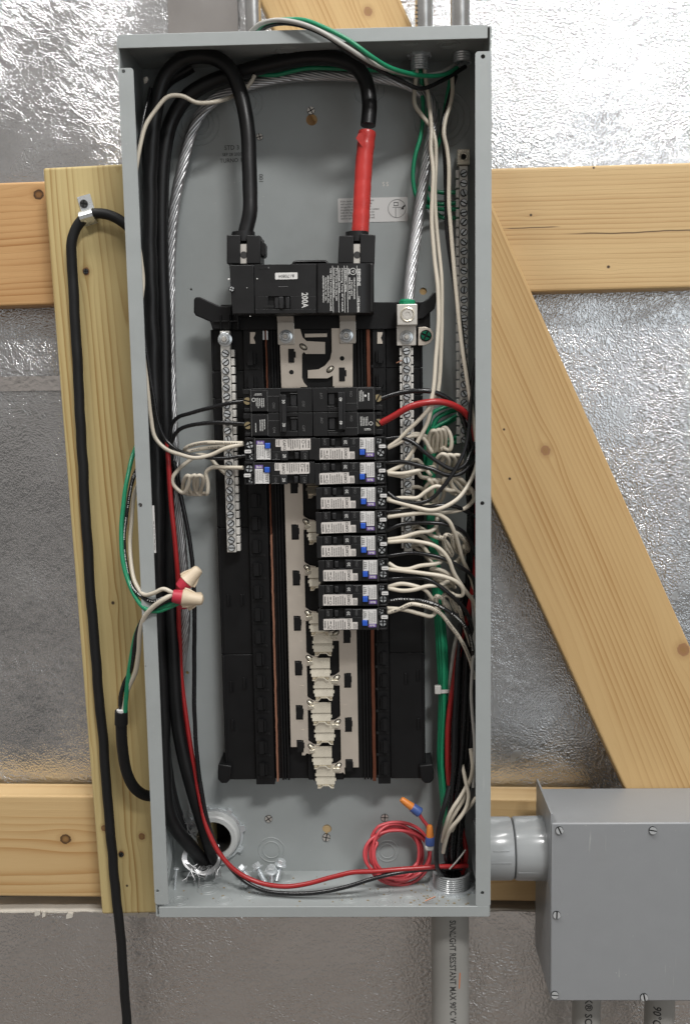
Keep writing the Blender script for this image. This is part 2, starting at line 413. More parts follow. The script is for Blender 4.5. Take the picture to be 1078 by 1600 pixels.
# ------------------------------------------------------------------ shared screw meshes (head faces -Y)
def screw_slot(name, M, r, h, slot=.18, cross=False, rim=1.16):
    mb = MB(); mb.lathe((0, 0, 0), (0, -1, 0), [(-.002, r*.8), (0, r*rim), (h*.3, r*rim), (h*.34, r*1.0), (h*.62, r)], 16); nd = len(mb.f)
    g = r*slot; q = .94*r
    if cross:
        for a, b in ((1, 1), (-1, 1), (-1, -1), (1, -1)):
            pts = [(a*g, b*g)] + [(a*max(g, q*math.cos(t)), b*max(g, q*math.sin(t))) for t in (R(8), R(30), R(60), R(82))]
            mb.prism(pts, -h, -h*.6)
    else:
        for sgn in (1, -1):
            pts = [(q*math.cos(t), sgn*max(g, q*math.sin(t))) for t in [R(12+156*k/7) for k in range(8)]]
            mb.prism(pts, -h, -h*.6)
    me = mb.mesh(name, M, 30); me.materials.append(MATS['shade_black'])
    me.polygons.foreach_set('material_index', [1 if i < nd else 0 for i in range(len(me.polygons))]); return me  # black base: shade round the head and in the slots, put into the colour
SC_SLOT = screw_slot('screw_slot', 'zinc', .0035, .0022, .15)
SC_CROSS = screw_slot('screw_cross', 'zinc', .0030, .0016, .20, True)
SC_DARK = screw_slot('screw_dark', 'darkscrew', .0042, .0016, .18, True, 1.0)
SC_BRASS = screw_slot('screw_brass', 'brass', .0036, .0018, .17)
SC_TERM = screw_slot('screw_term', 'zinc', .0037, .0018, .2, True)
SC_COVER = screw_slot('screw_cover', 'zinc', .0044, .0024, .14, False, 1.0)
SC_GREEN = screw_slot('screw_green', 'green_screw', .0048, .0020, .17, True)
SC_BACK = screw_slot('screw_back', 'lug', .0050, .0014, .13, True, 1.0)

# ------------------------------------------------------------------ the wall behind
YF = .176                                                  # foil plane
from mathutils import noise as mnoise
nx_, nz_ = 220, 190; vs = []; fs = []                      # gently buckled sheet
for j in range(nz_+1):
    for i in range(nx_+1):
        X, Z = -1.3+2.8*i/nx_, -.7+2.4*j/nz_
        q = mnoise.noise(Vector((X*4.2, 3.1, Z*3.0)))*.0042+mnoise.noise(Vector((X*11, 7.7, Z*9)))*.0011+abs(mnoise.noise(Vector((X*19, 1.7, Z*23))))*.0009
        vs.append((X, YF+.0045+q, Z))
for j in range(nz_):
    for i in range(nx_): k0 = j*(nx_+1)+i; fs.append((k0, k0+1, k0+nx_+2, k0+nx_+1))
mb = MB(); mb.add(vs, fs)
wl_ = tag(mb.build('wall', 'foil', smooth=60), kind='structure', label='crinkled silver foil insulation facing behind the lumber')
for x0, x1, z0, z1 in ((U(263, 30, YF).x, U(372, 30, YF).x, U(300, 262, YF).z, 1.6), (-1.2, U(200, 600, YF).x, U(40, 611, YF).z, U(40, 588, YF).z)):
    n_ = 24; P0 = []; P1 = []; vert = z1-z0 > x1-x0
    for i in range(n_+1):
        w_ = mnoise.noise(Vector((i*.35, x0*9, 2)))*.0016
        if vert: z = z0+(z1-z0)*i/n_; P0.append((x0+w_, YF-.0012+w_*.3, z)); P1.append((x1+w_*.6, YF-.0012-w_*.3, z))
        else: x = x0+(x1-x0)*i/n_; P0.append((x, YF-.0012+w_*.3, z0+w_*.4)); P1.append((x, YF-.0012-w_*.3, z1+w_*.4))
    mb = MB(); mb.add(P0+P1, [(i, i+1, n_+2+i, n_+1+i) for i in range(n_)]); mb.build('foil_tape', 'foil_tape', wl_, smooth=60)
zlow = U(75, 1426, .136).z
ib = thing('insulation_board', 'lower foil faced foam board with its cream cut edge showing', 'insulation', (0, .15, -.4))
rnd = random.Random(3)
top = []; n = 90
for i in range(n+1): top.append((-1.2+2.6*i/n, zlow+rnd.uniform(-.0016, .0016)))
MB().prism([(-1.2, -.6), (1.4, -.6)]+top[::-1], .1385, YF-.0005).build('foam_core', 'foam', ib, smooth=0)
MB().prism([(-1.2, -.6), (1.4, -.6)]+[(a, b-.0012+rnd.uniform(-.001, .001)) for a, b in top[::-1]], .1365, .1383).build('foil_facing', 'foil_low', ib, smooth=0)
# torn curls of facing along the cut edge
for i, (px, w) in enumerate(((60, 5), (70, 3), (110, 6), (205, 14), (225, 10), (445, 9), (455, 5), (474, 4), (598, 5))):
    p = U(px, 1431+(i % 3)*2, .1345); k = mm(.13)*w
    mb = MB(); mb.prism([(p.x-k, p.z), (p.x+k*.8, p.z+.002), (p.x+k, p.z+.007), (p.x-k*.4, p.z+.008), (p.x-k*.9, p.z+.005)], .1330, .1360, None)
    mb.build('torn_facing', 'foam', ib, smooth=0)

def board(name, label, l0, l1, r0_, r1_, y0, th, matfn, group=None, ext=(0, 0), cat='lumber'):
    """board between two photographed edges (two pixels each, at depth y0); grain along local X"""
    P = [U(*l0, y0), U(*l1, y0), U(*r0_, y0), U(*r1_, y0)]
    d = ((P[1]-P[0]).normalized()+(P[3]-P[2]).normalized()).normalized()
    nrm = Vector((-d.z, 0, d.x))
    w = abs(((P[2]+P[3])/2-(P[0]+P[1])/2).dot(nrm)); c = (P[0]+P[1]+P[2]+P[3])/4
    ts = [(p-c).dot(d) for p in P]; t0, t1 = min(ts)-ext[0], max(ts)+ext[1]
    c = c+d*((t0+t1)/2); L = t1-t0; th_ = -math.atan2(d.z, d.x)
    loc = Vector((c.x, y0, c.z)); xz = (Vector((math.cos(th_), 0, -math.sin(th_))), Vector((math.sin(th_), 0, math.cos(th_))))
    def loc_uv(px, py): q = U(px, py, y0)-loc; return q.dot(xz[0]), q.dot(xz[1])
    M = matfn(loc_uv)
    me = MB().box(-L/2, L/2, 0, th, -w/2, w/2).mesh(name, M, 0)
    o = bpy.data.objects.new(name, me); COL.objects.link(o); o.location = loc; o.rotation_euler = (0, th_, 0); ORG[o.name] = loc
    md = o.modifiers.new('bevel', 'BEVEL'); md.width = .0028; md.segments = 3
    return tag(o, label, cat, group)
kn = lambda f, L: [(*f(a, b), r) for a, b, r in L]
YG, YA = .1365, .0995                                      # girt fronts / front of the boards on top of them
board('girt', 'orange pine girt at upper left, dark knot near its end', (-60, 286), (420, 272), (-60, 482), (420, 464), YG, .039,
      lambda f: wood('pine_orange', (.54, .325, .145), (.33, .155, .05), 1.7, kn(f, [(61, 304, .0055), (-30, 430, .004)]), vc=.11, d0=.05, slope=.06, freq=150., knotcol=(.05, .025, .012)), 'horizontal girts')
board('girt', 'pale pine girt at upper right with long drying cracks', (430, 272), (1200, 251), (430, 467), (1200, 446), YG, .039,
      lambda f: wood('pine_pale', (.585, .415, .21), (.40, .24, .10), 4.2, kn(f, [(829, 336, .0022), (950, 417, .0026), (927, 262, .002)]), vc=.16, d0=.02, slope=.02, freq=190., lines=.8, cracks=[(*f(830, 356), .035, .0008), (*f(1010, 362), .10, .0010)]), 'horizontal girts')
board('girt', 'pine girt running low behind the cabinet, ringed knot at left', (-60, 1244), (930, 1248), (-60, 1399), (930, 1411), YG, .039,
      lambda f: wood('pine_low', (.61, .43, .215), (.44, .245, .09), 8.8, kn(f, [(103, 1311, .0062), (92, 1352, .011)][:1]), vc=-.02, d0=.03, slope=.05, freq=110., lines=.9, knotcol=(.06, .03, .015)), 'horizontal girts')
board('stud', 'greenish treated board standing behind the cabinet, carrying the black cord', (72, 262), (155, 1424), (262, 256), (345, 1424), YA, .037,
      lambda f: wood('treated', (.55, .44, .21), (.33, .205, .07), 6.1, kn(f, [(135, 424, .0040), (190, 1334, .0034), (222, 1307, .0038), (163, 1294, .0034), (199, 1384, .0022), (177, 942, .003), (137, 1184, .003)]), vc=.012, d0=.018, slope=.030, freq=170., lines=1.15, wob=.006))
board('brace', 'diagonal pine brace slanting down behind the cabinet to the grey box', (395, -30), (1000, 1291), (610, -30), (1110, 1077), YA, .0365,
      lambda f: wood('pine_brace', (.58, .395, .185), (.40, .225, .082), 12.4, kn(f, [(852, 704, .0052), (787, 671, .002), (575, 18, .0045), (1067, 1015, .007), (796, 748, .0022)]), vc=-.07, d0=.03, slope=.02, freq=200., lines=.9, knotcol=(.34, .18, .09)))

board('blocking', 'pine blocking seen through the upper keyhole of the cabinet', (420, 140), (600, 136), (420, 238), (600, 234), YG, .037, lambda f: wood('pine_block', (.56, .36, .18), (.42, .23, .10), 3.3))
board('blocking', 'pine blocking seen through the lower keyhole of the cabinet', (450, 1262), (570, 1262), (450, 1345), (570, 1345), YA+.0005, .036, lambda f: wood('pine_block_low', (.60, .45, .25), (.45, .29, .13), 5.3))
# ------------------------------------------------------------------ the cabinet
PW, PH, YB = .362, .9117158, .098
h = PW/2; T = .0015
en = thing('breaker_panel', 'tall open grey steel breaker panel cabinet without its cover', 'panel', (0, .05, 0))
back = MB().box(-h, h, YB, YB+T, 0, PH).build('back_wall', 'grey_paint', en)
def cyl(px, py, y, r, L=.02):
    p = U(px, py, y); return MB().lathe((p.x, y-L/2, p.z), (0, 1, 0), [(0, r), (L, r)], 24)
k = mm(YB)
cut(back, [cyl(487, 187, YB, 8.5*k), cyl(486, 175, YB, 3*k), cyl(661, 455, YB, 5.5*k), cyl(511, 1295, YB, 7.5*k), cyl(510, 1305, YB, 4.2*k), cyl(337, 1303, YB, 31*k), cyl(293, 1051, YB, 2.8*k), cyl(299, 452, YB, 1.6*k)])
for s in (-1, 1): MB().box(s*h, s*(h-T), 0, YB, 0, PH).build('side_wall', 'grey_paint', en)
MB().box(-h+T, h-T, 0, YB, PH-T, PH).build('top_wall', 'grey_paint', en)
MB().box(-h+T, h-T, 0, YB, 0, T).build('bottom_wall', 'grey_paint', en)
fl = .0146
zl0, zl1 = U(248, 1412, 0).z, U(195, 107, 0).z; zr0, zr1 = U(753, 1415, 0).z, U(753, 81, 0).z
fL = MB().prism(rrect(-h-.0004, -h+fl, zl0, zl1, .003), -.0016, 0).build('left_flange', 'grey_paint', en)
fR = MB().prism(rrect(h-fl-.0008, h+.0004, zr0, zr1, .003), -.0016, 0).build('right_flange', 'grey_paint', en)
def hole(px, py, r): p = U(px, py, 0); return MB().lathe((p.x, -.01, p.z), (0, 1, 0), [(0, r), (.02, r)], 16)
cut(fL, [hole(194, 112, .0018), hole(220, 789, .0022), hole(247, 1391, .0018), hole(229, 1040, .0007)])
cut(fR, [hole(754, 89, .0021), hole(753, 786, .0021), hole(753, 1394, .0021)])
zt = U(480, 68.5, 0).z; zb = U(500, 1415.5, 0).z
MB().prism(rrect(-h+.0008, h-.0035, zt, PH+.0006, .0012), -.0016, 0).build('top_lip', 'grey_paint', en, .0005)
MB().prism(rrect(-h+.0035, h-.0008, -.0006, zb, .0012), -.0016, 0).build('bottom_lip', 'grey_paint', en, .0005)
for s in (-1, 1):      # corner tabs of the side walls
    MB().box(s*(h+.0004), s*(h-.0012), -.0012, .012, zt-.004, PH-.001).build('corner_tab', 'grey_paint', en)
# concentric knockouts pressed in the back, floor, roof and side
def knock(c, ax, radii):
    mb = MB()
    for r in radii: mb.ring(c, ax, [(-.0002, r-.0010), (.0006, r-.0004), (.0006, r+.0004), (-.0002, r+.0010)], 48)
    mb.build('knockout', 'grey_paint', en)
for px, py, rr in ((310, 193, (9, 17, 24, 32)), (388, 160, (13, 22)), (576, 140, (13, 22)), (690, 185, (14, 24, 33, 42)), (424, 1328, (14, 21)), (605, 1330, (12, 18))):
    p = U(px, py, YB); knock((p.x, YB, p.z), (0, -1, 0), [q*k for q in rr])
for px, yy, rr in ((325, .055, (10, 16)), (390, .045, (9, 14)), (455, .06, (12, 19)), (545, .035, (9, 15)), (600, .05, (9, 15)), (640, .028, (10, 15)), (280, .03, (9, 14)), (350, .03, (8, 12)), (600, .025, (8, 13))):
    p = U(px, 1390, yy); knock((p.x, yy, T), (0, 0, 1), [q*k for q in rr])
for px, yy in ((450, .05), (545, .05), (640, .035), (700, .045)):
    p = U(px, 80, yy); knock((p.x, yy, PH-T), (0, 0, -1), [10*k, 16*k])
knock((-h+T, .052, U(262, 1335, .05).z), (1, 0, 0), [.014, .021, .028, .034])
# embossed marks and print on the back wall
mb = MB()
for body, px, py, sz in (('STD 3', 362.5, 231, 9.5), ('SEP 28 2020', 363, 241.5, 6.4), ('TURNO 1', 361.5, 251, 8.6)):
    p = U(px, py, YB); put_text(mb, body, sz*k, (p.x, YB-.0003, p.z), 1.0, .93)
mb.build('stamped_lettering', 'ink_soft', en, smooth=0); mb = MB()
p = U(408.5, 279, YB); put_text(mb, '100', 9*k, (p.x, YB-.0003, p.z), 90)
mb.build('stamped_lettering', 'ink_soft', en, smooth=0)
mb = MB()
for px, py in ((599, 288), (605, 288)):
    p = U(px, py, YB); put_text(mb, 'S', 9*k, (p.x, YB-.0003, p.z), 0)
mb.build('embossed_mark', 'lug', en, smooth=0)
for me_, px, py, sc in ((SC_BACK, 406, 214, .72), (SC_BACK, 486, 173, .85), (SC_BACK, 510, 1308, .95), (SC_BACK, 420, 1279, .9), (SC_BACK, 601, 1277, .9)):
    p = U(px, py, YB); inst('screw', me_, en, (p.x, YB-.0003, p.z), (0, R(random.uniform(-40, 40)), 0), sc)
# stickers
p = U(583, 328, YB); st = MB().prism(rrect(U(528, 328, YB).x, U(637, 328, YB).x, U(583, 347, YB).z, U(583, 309, YB).z, .0015), YB-.0005, YB-.0001).build('instruction_sticker', 'paper', en, smooth=0)
mb = MB(); ln = ['If this device is mounted on a solid', 'wall and the lug must be bonded,', 'torque the bond screw prior to', 'mounting the lug for the proper contact', 'with the lug, see wiring diagram for', 'proper torque. Shim SWP1 may be', 'used to space it away from the wall']
for i, s_ in enumerate(ln):
    q = U(567, 314+i*4.45, YB); vs, fs = textmesh(s_, 3.9*k); w_ = max(v.x for v in vs)-min(v.x for v in vs)
    put_text(mb, s_, 3.9*k, (U(532, 314, YB).x+w_*.46, YB-.0007, q.z), 1., .92)
q = U(620, 326, YB); mb.ring((q.x, YB-.0007, q.z), (0, -1, 0), [(0, 13*k), (.0001, 13*k), (.0001, 13.5*k), (0, 13.5*k)], 32)
for a in ((615, 316, 622, 317), (615, 321, 622, 322), (615, 316, 615.8, 322), (621.2, 316, 622, 322), (617.5, 325, 618.5, 340), (613, 324, 627, 324.6)):
    flat(mb, U(a[0], a[1], YB).x, U(a[2], a[3], YB).x, U(a[0], a[3], YB).z, U(a[0], a[1], YB).z, YB-.0007)
mb.prism(pxpoly([(626, 327), (628.5, 323), (632, 319.5), (633.5, 321.5), (630, 325), (631, 327)], YB), YB-.0009, YB-.0006)
mb.build('lettering', 'ink', st, smooth=0)
# paper label wrapped on the inside of the left flange
xl = -h+fl+.0006
sl = MB().box(U(235, 830, .001).x, U(243, 830, .001).x, .0006, .0012, U(239, 864, 0).z, U(237, 790, 0).z).build('side_label', 'paper', en, smooth=0)
mb = MB(); fineprint(mb, U(235.8, 830, 0).x, U(242.5, 830, 0).x, U(239, 860, 0).z, U(237, 806, 0).z, .0003, 3, True, random.Random(5), .3); mb.build('lettering', 'ink', sl, smooth=0)
# drywall-like crumb and sawdust in the cabinet
mb = MB(); p = U(228, 126, .05); mb.lathe((p.x, .05, p.z), (.4, -.3, .8), [(-.003, .0005), (-.001, .0022), (.002, .0026), (.004, .0008)], 7); tag(mb.build('foam_crumb', 'foam'), 'small white crumb caught high inside the left wall', 'debris')
mb = MB(); rd = random.Random(11)
for i in range(150):
    px = rd.choice((rd.uniform(640, 735), rd.uniform(270, 735))); yy = rd.uniform(.004, .09); q = U(px, 1395, yy); a = rd.uniform(.0002, .0009)
    mb.box(q.x-a, q.x+a*rd.uniform(1, 2.5), yy-a, yy+a, T+.0002, T+.0004+a*.6)
tag(mb.build('sawdust', 'debris', smooth=0), 'scattered crumbs of sawdust on the cabinet floor', 'debris', kind='stuff')

# ------------------------------------------------------------------ hubs, conduits, fittings
def thread(z0, z1, r, step=.0024, inner=.86):
    pr = [(z0, r*inner), (z0, r)]; z = z0
    while z < z1-step*.6:
        pr += [(z+step*.5, r*.94), (min(z1, z+step), r)]; z += step
    return pr+[(z1, r*inner)]
def zhub(px, yy, z0, z1, r, name, label, M, nut=True):
    x = U(px, 95 if z0 > .5 else 1385, yy).x; t = thing(name, label, 'conduit fitting', (x, yy, z0))
    a, b = min(z0, z1), max(z0, z1)
    MB().ring((x, yy, 0), (0, 0, 1), thread(a, b, r), 36).build('threaded_end', M, t)
    if nut:
        zz = z0+(.0025 if z1 > z0 else -.0025); mb = MB()
        mb.ring((x, yy, (z0+zz)/2), (0, 0, 1), [(-.0012, r*1.01), (-.0012, r*1.2), (.0012, r*1.2), (.0012, r*1.01)], 36)
        for q in range(8):
            an = R(45*q+11); mb.box(x+r*1.24*math.cos(an)-.0016, x+r*1.24*math.cos(an)+.0016, yy+r*1.24*math.sin(an)-.0016, yy+r*1.24*math.sin(an)+.0016, (z0+zz)/2-.0011, (z0+zz)/2+.0011)
        mb.build('locknut', 'zinc', t)
    return t
zhub(655, .075, PH-T, PH-.018, .0090, 'conduit_hub', 'threaded steel hub poking through the cabinet roof, green wires entering', 'zinc')
zhub(722, .072, PH-T, PH-.012, .0095, 'conduit_hub', 'dim threaded hub in the cabinet roof at the right corner', 'zinc', False)
zhub(705, .060, T, .021, .0215, 'conduit_hub', 'wide threaded grey hub in the cabinet floor at right', 'pvc')
q = U(705, 1385, .060); MB().lathe((q.x, .060, T), (0, 0, 1), [(.0005, .0186), (.004, .0186)], 30).build('hub_shade_disc', 'shade_black', bpy.data.objects['conduit_hub.002'])  # black disc stands in for the shade inside the hub
# side hub with the two couplings to the grey box
pc = U(800, 1325, .052); xr = h
t = thing('conduit_coupling', 'glossy grey PVC coupling pair joining cabinet and grey box', 'conduit fitting', (h, .052, pc.z))
MB().ring((xr-T, .052, pc.z), (-1, 0, 0), thread(0, .011, .032, .0026, .88), 40).build('threaded_end', 'pvc', t)
MB().ring((xr-T, .052, pc.z), (-1, 0, 0), [(.001, .0325), (.001, .039), (.0035, .039), (.0035, .0325)], 12).build('locknut', 'zinc', t)
x1 = U(807, 1325, .02).x; x2 = U(862, 1325, .05).x
MB().lathe((xr, .052, pc.z), (1, 0, 0), [(0.0005, .030), (.0006, .0338), (.003, .0344), (x1-xr-.004, .0344), (x1-xr-.0018, .0335), (x1-xr-.0010, .030)], 48).build('coupling_body', 'pvc', t)
MB().lathe((xr, .052, pc.z), (1, 0, 0), [(x1-xr-.0008, .030), (x1-xr+.0005, .0336), (x1-xr+.003, .0345), (x2-xr-.013, .0350), (x2-xr-.001, .0352)], 48).build('coupling_body', 'pvc', t)
mb = MB(); 
for zz, xa, xb in ((-.0005, xr+.004, x1-.006), (-.013, x1+.002, x2-.002), (.012, xr+.006, x1-.008)):
    dy = math.sqrt(.0346**2-zz**2); mb.box(xa, xb, .052-dy-.0003, .052-dy+.002, pc.z+zz-.0004, pc.z+zz+.0004)
mb.build('mould_line', 'pvc', t)
# empty hub on the back wall: PVC bushing in a steel locknut
p = U(337, 1303, YB); t = thing('conduit_hub', 'open grey hub with steel locknut in the back wall, lower left', 'conduit fitting', (p.x, YB, p.z))
MB().ring((p.x, YB, p.z), (0, -1, 0), [(.0012, 31*k), (.0012, 42*k), (.004, 42*k), (.012, 39*k), (.0135, 36*k), (.0135, 29*k), (.011, 28*k)], 44).build('bushing', 'pvc_light', t)
mb = MB(); mb.ring((p.x, YB, p.z), (0, -1, 0), [(.0003, 41.5*k), (.0003, 46.5*k), (.0042, 46*k), (.0042, 42.6*k)], 44)
for q in range(8):
    an = R(45*q+14); cx, cz = p.x+47*k*math.cos(an), p.z+47*k*math.sin(an); tx = Vector((-math.sin(an), 0, math.cos(an))); rx = Vector((math.cos(an), 0, math.sin(an)))
    P_ = [Vector((cx, 0, cz))+tx*a+rx*b for a, b in ((-.004, -.002), (.004, -.002), (.003, .003), (-.003, .003))]; mb.prism([(v.x, v.z) for v in P_], YB-.0046, YB-.0005)
mb.build('locknut', 'zinc', t)
MB().ring((p.x, YB, p.z), (0, -1, 0), [(.010, 27*k), (.010, 28.6*k), (-.030, 28.6*k), (-.030, 27*k)], 36).build('pipe_wall', 'soft_black', t)
MB().lathe((p.x, YB, p.z), (0, 1, 0), [(.0295, 27.5*k), (.031, 27.5*k)], 30).build('pipe_shade_cap', 'shade_black', t)  # black cap painted as the shade deep in the pipe

def vpipe(name, label, pxl, pxr, yy, z0, z1, M, pyref, group=None):
    a, b = U(pxl, pyref, yy), U(pxr, pyref, yy); x = (a.x+b.x)/2; r = (b.x-a.x)/2*.985
    t = thing(name, label, 'conduit', (x, yy, min(z0, z1)), group)
    MB().lathe((x, yy, 0), (0, 0, 1), [(z0, r), (z1, r)], 40).build('pipe', M, t)
    return t, x, r
def pipe_text(t, x, yy, r, body, size, zc, M, dx, sx=1.):
    vs, fs = textmesh(body, size, .00016); mb = MB()
    mb.add([(x+dx+v.y, yy-math.sqrt(max(1e-9, (r+.0002)**2-(dx+v.y)**2)), zc-v.x*sx) for v in vs], fs); mb.build('lettering', M, t, smooth=0)
t, x, r = vpipe('conduit', 'fat grey plastic conduit below the cabinet, black lettering along it', 673, 733, .062, 0, -.45, 'pvc_pipe', 1480)
vs, fs = textmesh('SUNLIGHT RESISTANT MAX 90\u00b0C WIRE', 14.5*mm(.04)); wv_ = max(v.x for v in vs)*2
zs = U(705, 1437, .042).z; zn = U(705, 1600, .042).z
sc_ = (zs-zn)/(wv_*.935)
pipe_text(t, x, .062, r, 'SUNLIGHT RESISTANT MAX 90\u00b0C WIRE', 14.5*mm(.04), zs-wv_*sc_/2, 'ink', .0010, sc_)
q = U(717, 1530, .045); mb = MB(); mb.add([(q.x+a, .062-math.sqrt(r*r-(q.x+a-x)**2)-.0002, q.z+b) for a, b in ((-.0008, -.009), (.0005, -.010), (.0016, .009), (.0002, .010))], [(0, 1, 2, 3)]); mb.build('paint_mark', 'orange_mark', t, smooth=0)
vpipe('conduit', 'shiny steel conduit at the top beside the brace, leftmost of three', 383, 408, .085, PH+.0008, 1.3, 'emt', 15, 'steel conduits above the cabinet')
t, x, r = vpipe('conduit', 'shiny steel conduit at the top with tick marks, middle of three', 648, 676, .075, PH+.0008, 1.3, 'emt', 15, 'steel conduits above the cabinet')
mb = MB()
for i in range(11):
    z = PH+.003+i*.0042; dx = -r*.82; mb.box(x+dx-.0018, x+dx+.0018, .075-math.sqrt(r*r-dx*dx)-.0012, .075-math.sqrt(r*r-dx*dx)+.001, z-.0003, z+.0003)
mb.build('tick_marks', 'ink', t, smooth=0)
vpipe('conduit', 'shiny steel conduit at the top, rightmost of three', 703, 734, .072, PH+.0008, 1.3, 'emt', 15, 'steel conduits above the cabinet')

# ------------------------------------------------------------------ the grey junction box
bx0 = U(861, 1283, .002).x; bx1 = bx0+.235; bz1 = U(960, 1285, .002).z; bz0 = U(960, 1563, .002).z
jb = thing('junction_box', 'plain grey metal junction box with screwed cover at lower right', 'junction box', (bx0+.117, .05, bz0))
MB().box(bx0+.003, bx1-.003, .004, .0988, bz0+.004, bz1-.003).build('box_body', 'box_grey', jb, .001)
MB().box(bx0, bx1, .0004, .0034, bz0, bz1).build('cover', 'box_grey', jb, .0019)
MB().prism([(bx0-.0002, bz0+.006), (bx0+.0022, bz0+.006), (bx0+.0022, bz1+.009), (bx0-.0002, bz1+.009)], .0042, .0985).build('side_lip', 'box_grey', jb, .0005)
for px, py in ((873.5, 1297), (1019, 1297), (869, 1429), (866, 1554), (1005.5, 1557.5)):
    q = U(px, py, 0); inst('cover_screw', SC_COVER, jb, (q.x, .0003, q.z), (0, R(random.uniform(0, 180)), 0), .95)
t, x, r = vpipe('conduit', 'grey plastic conduit under the junction box, nearer its left edge', 893, 938, .055, bz0+.004, -.45, 'pvc_pipe', 1585, 'plastic conduits under the box')
pipe_text(t, x, .055, r, 'ZK\u00ae SCH', 17*mm(.04), U(912, 1580, .04).z, 'ink', -.0015)
t, x, r = vpipe('conduit', 'grey plastic conduit under the junction box, farther right', 1006, 1053, .055, bz0+.004, -.45, 'pvc_pipe', 1585, 'plastic conduits under the box')
pipe_text(t, x, .055, r, '90\u00b0C', 17*mm(.04), U(1018, 1588, .04).z, 'ink', -.0075)

# ------------------------------------------------------------------ bus assembly (black plastic base, bus bars, neutral bars)
YW, YR, YC, YS = .0700, .0610, .0680, .0560                # wings, breaker rails, centre trough, bus bars
zT, zBt = U(497, 512, YW).z, U(505, 1216, YW).z
xL, xR = U(342, 870, YW).x, U(662, 870, YW).x
ba = thing('bus_assembly', 'black plastic bus assembly with plated bus bars in the middle of the cabinet', 'bus bars', ((xL+xR)/2, YB-.001, zBt))
MB().box(xL+.002, xR-.002, YC, YC+.006, zBt+.001, zT+.02).build('base_plate', 'black_plastic', ba)
xr1, xr2 = U(390, 870, YR).x, U(420, 870, YR).x            # left rail
xq1, xq2 = U(586, 870, YR).x, U(606, 870, YR).x            # right rail
wing_z = [zT, U(500, 577, YW).z, U(500, 620, YW).z, U(500, 690, YW).z, U(500, 822, YW).z, U(500, 1020, YW).z, zBt]
for i in range(6):
    z1, z0 = wing_z[i]-.0003, wing_z[i+1]+.0003
    mb = MB(); mb.box(xL, xr1-.0004, YW-.003, YB-.02, z0, z1); mb.box(xL+.0005, xL+.003, YW-.0042, YW-.0025, z0+.001, z1-.001)
    mb.build('wing_panel', 'black_plastic', ba, .0006)
    mb = MB(); mb.box(xq2+.0004, xR, YW-.003, YB-.02, z0, z1); mb.box(xR-.003, xR-.0005, YW-.0042, YW-.0025, z0+.001, z1-.001)
    mb.build('wing_panel', 'black_plastic', ba, .0006)
for a, b in ((xr1, xr2), (xq1, xq2)):
    MB().box(a, b, YR, YC+.004, zBt-.0035, zT+.004).build('breaker_rail', 'black_plastic', ba, .0008)
# moulded ridges beside the copper strips
mb = MB()
for px in (434, 438, 443, 565, 570, 575):
    x = U(px, 870, YC).x; mb.box(x-.0011, x+.0011, YC-.0028-(px % 3)*.0006, YC+.001, zBt+.0003, zT)
mb.build('ridge_strip', 'black_plastic', ba, .0004)
# vertical slots on the lower wings
for xx, pys in ((U(357, 930, YW).x, (935, 1070, 1130)), (U(378, 930, YW).x, (935, 1065)), (U(651, 930, YW).x, (935, 1055, 1130)), (U(632, 930, YW).x, (935, 1060))):
    for py in pys:
        z = U(500, py, YW).z; mb = MB(); mb.box(xx-.0012, xx+.0012, YW-.0046, YW-.0026, z-.0065, z+.0065); mb.box(xx+.0022, xx+.0032, YW-.0042, YW-.0026, z-.0065, z+.0065)
        mb.build('slot_rib', 'black_plastic', ba, .0003)
# breaker hooks on both rails
hm = MB(); hm.box(-.0062, .0046, -.0028, .0006, -.0050, .0050); hm.box(-.0046, .0010, -.0050, -.002, -.0072, .0072); hm.box(.0022, .0036, -.0058, -.002, -.0062, .0062)
hm.box(-.0078, .0060, -.0012, .0008, -.0115, -.0088)
HOOK = hm.mesh('rail_hook', 'black_plastic', 0)
dm = MB(); dm.lathe((0, 0, 0), (0, -1, 0), [(0, .0016), (.0004, .0016)], 12); DOT = dm.mesh('pin_hole', 'shade_black', 0)
zh = U(398, 560, YR).z
for i in range(19):
    z = zh-i*.0254
    if z < zBt+.004: break
    for s, xx in ((1, (xr1+xr2)/2-.001), (-1, (xq1+xq2)/2)):
        o = inst('rail_hook', HOOK, ba, (xx, YR, z)); o.scale = (s*(1 if s > 0 else .8), 1, 1)
        inst('pin_hole', DOT, ba, (xx+s*.0068, YR-.0004, z-.0105))
# copper strips
for px, w, pys, mc in ((428.5, .0020, (835, 1214), 'copper'), (428.5, .0014, (515, 834), 'copper_dull'), (582, .0036, (515, 1214), 'copper_dull')):
    xc = U(px, 1000, YR).x; z1 = U(px, pys[0], YR).z; z0 = zBt+.0005 if pys[1] > 1200 else U(px, pys[1], YR).z
    mb = MB(); L = 40; A = []; B = []; rd = random.Random(px)
    for i in range(L+1):
        z = z0+(z1-z0)*i/L; j = rd.uniform(-.00025, .00025); A.append((xc-w/2+j, z)); B.append((xc+w/2+j+rd.uniform(-.0001, .0001), z))
    mb.prism(A+B[::-1], YR-.0010, YC); mb.build('copper_strip', mc, ba, smooth=0)
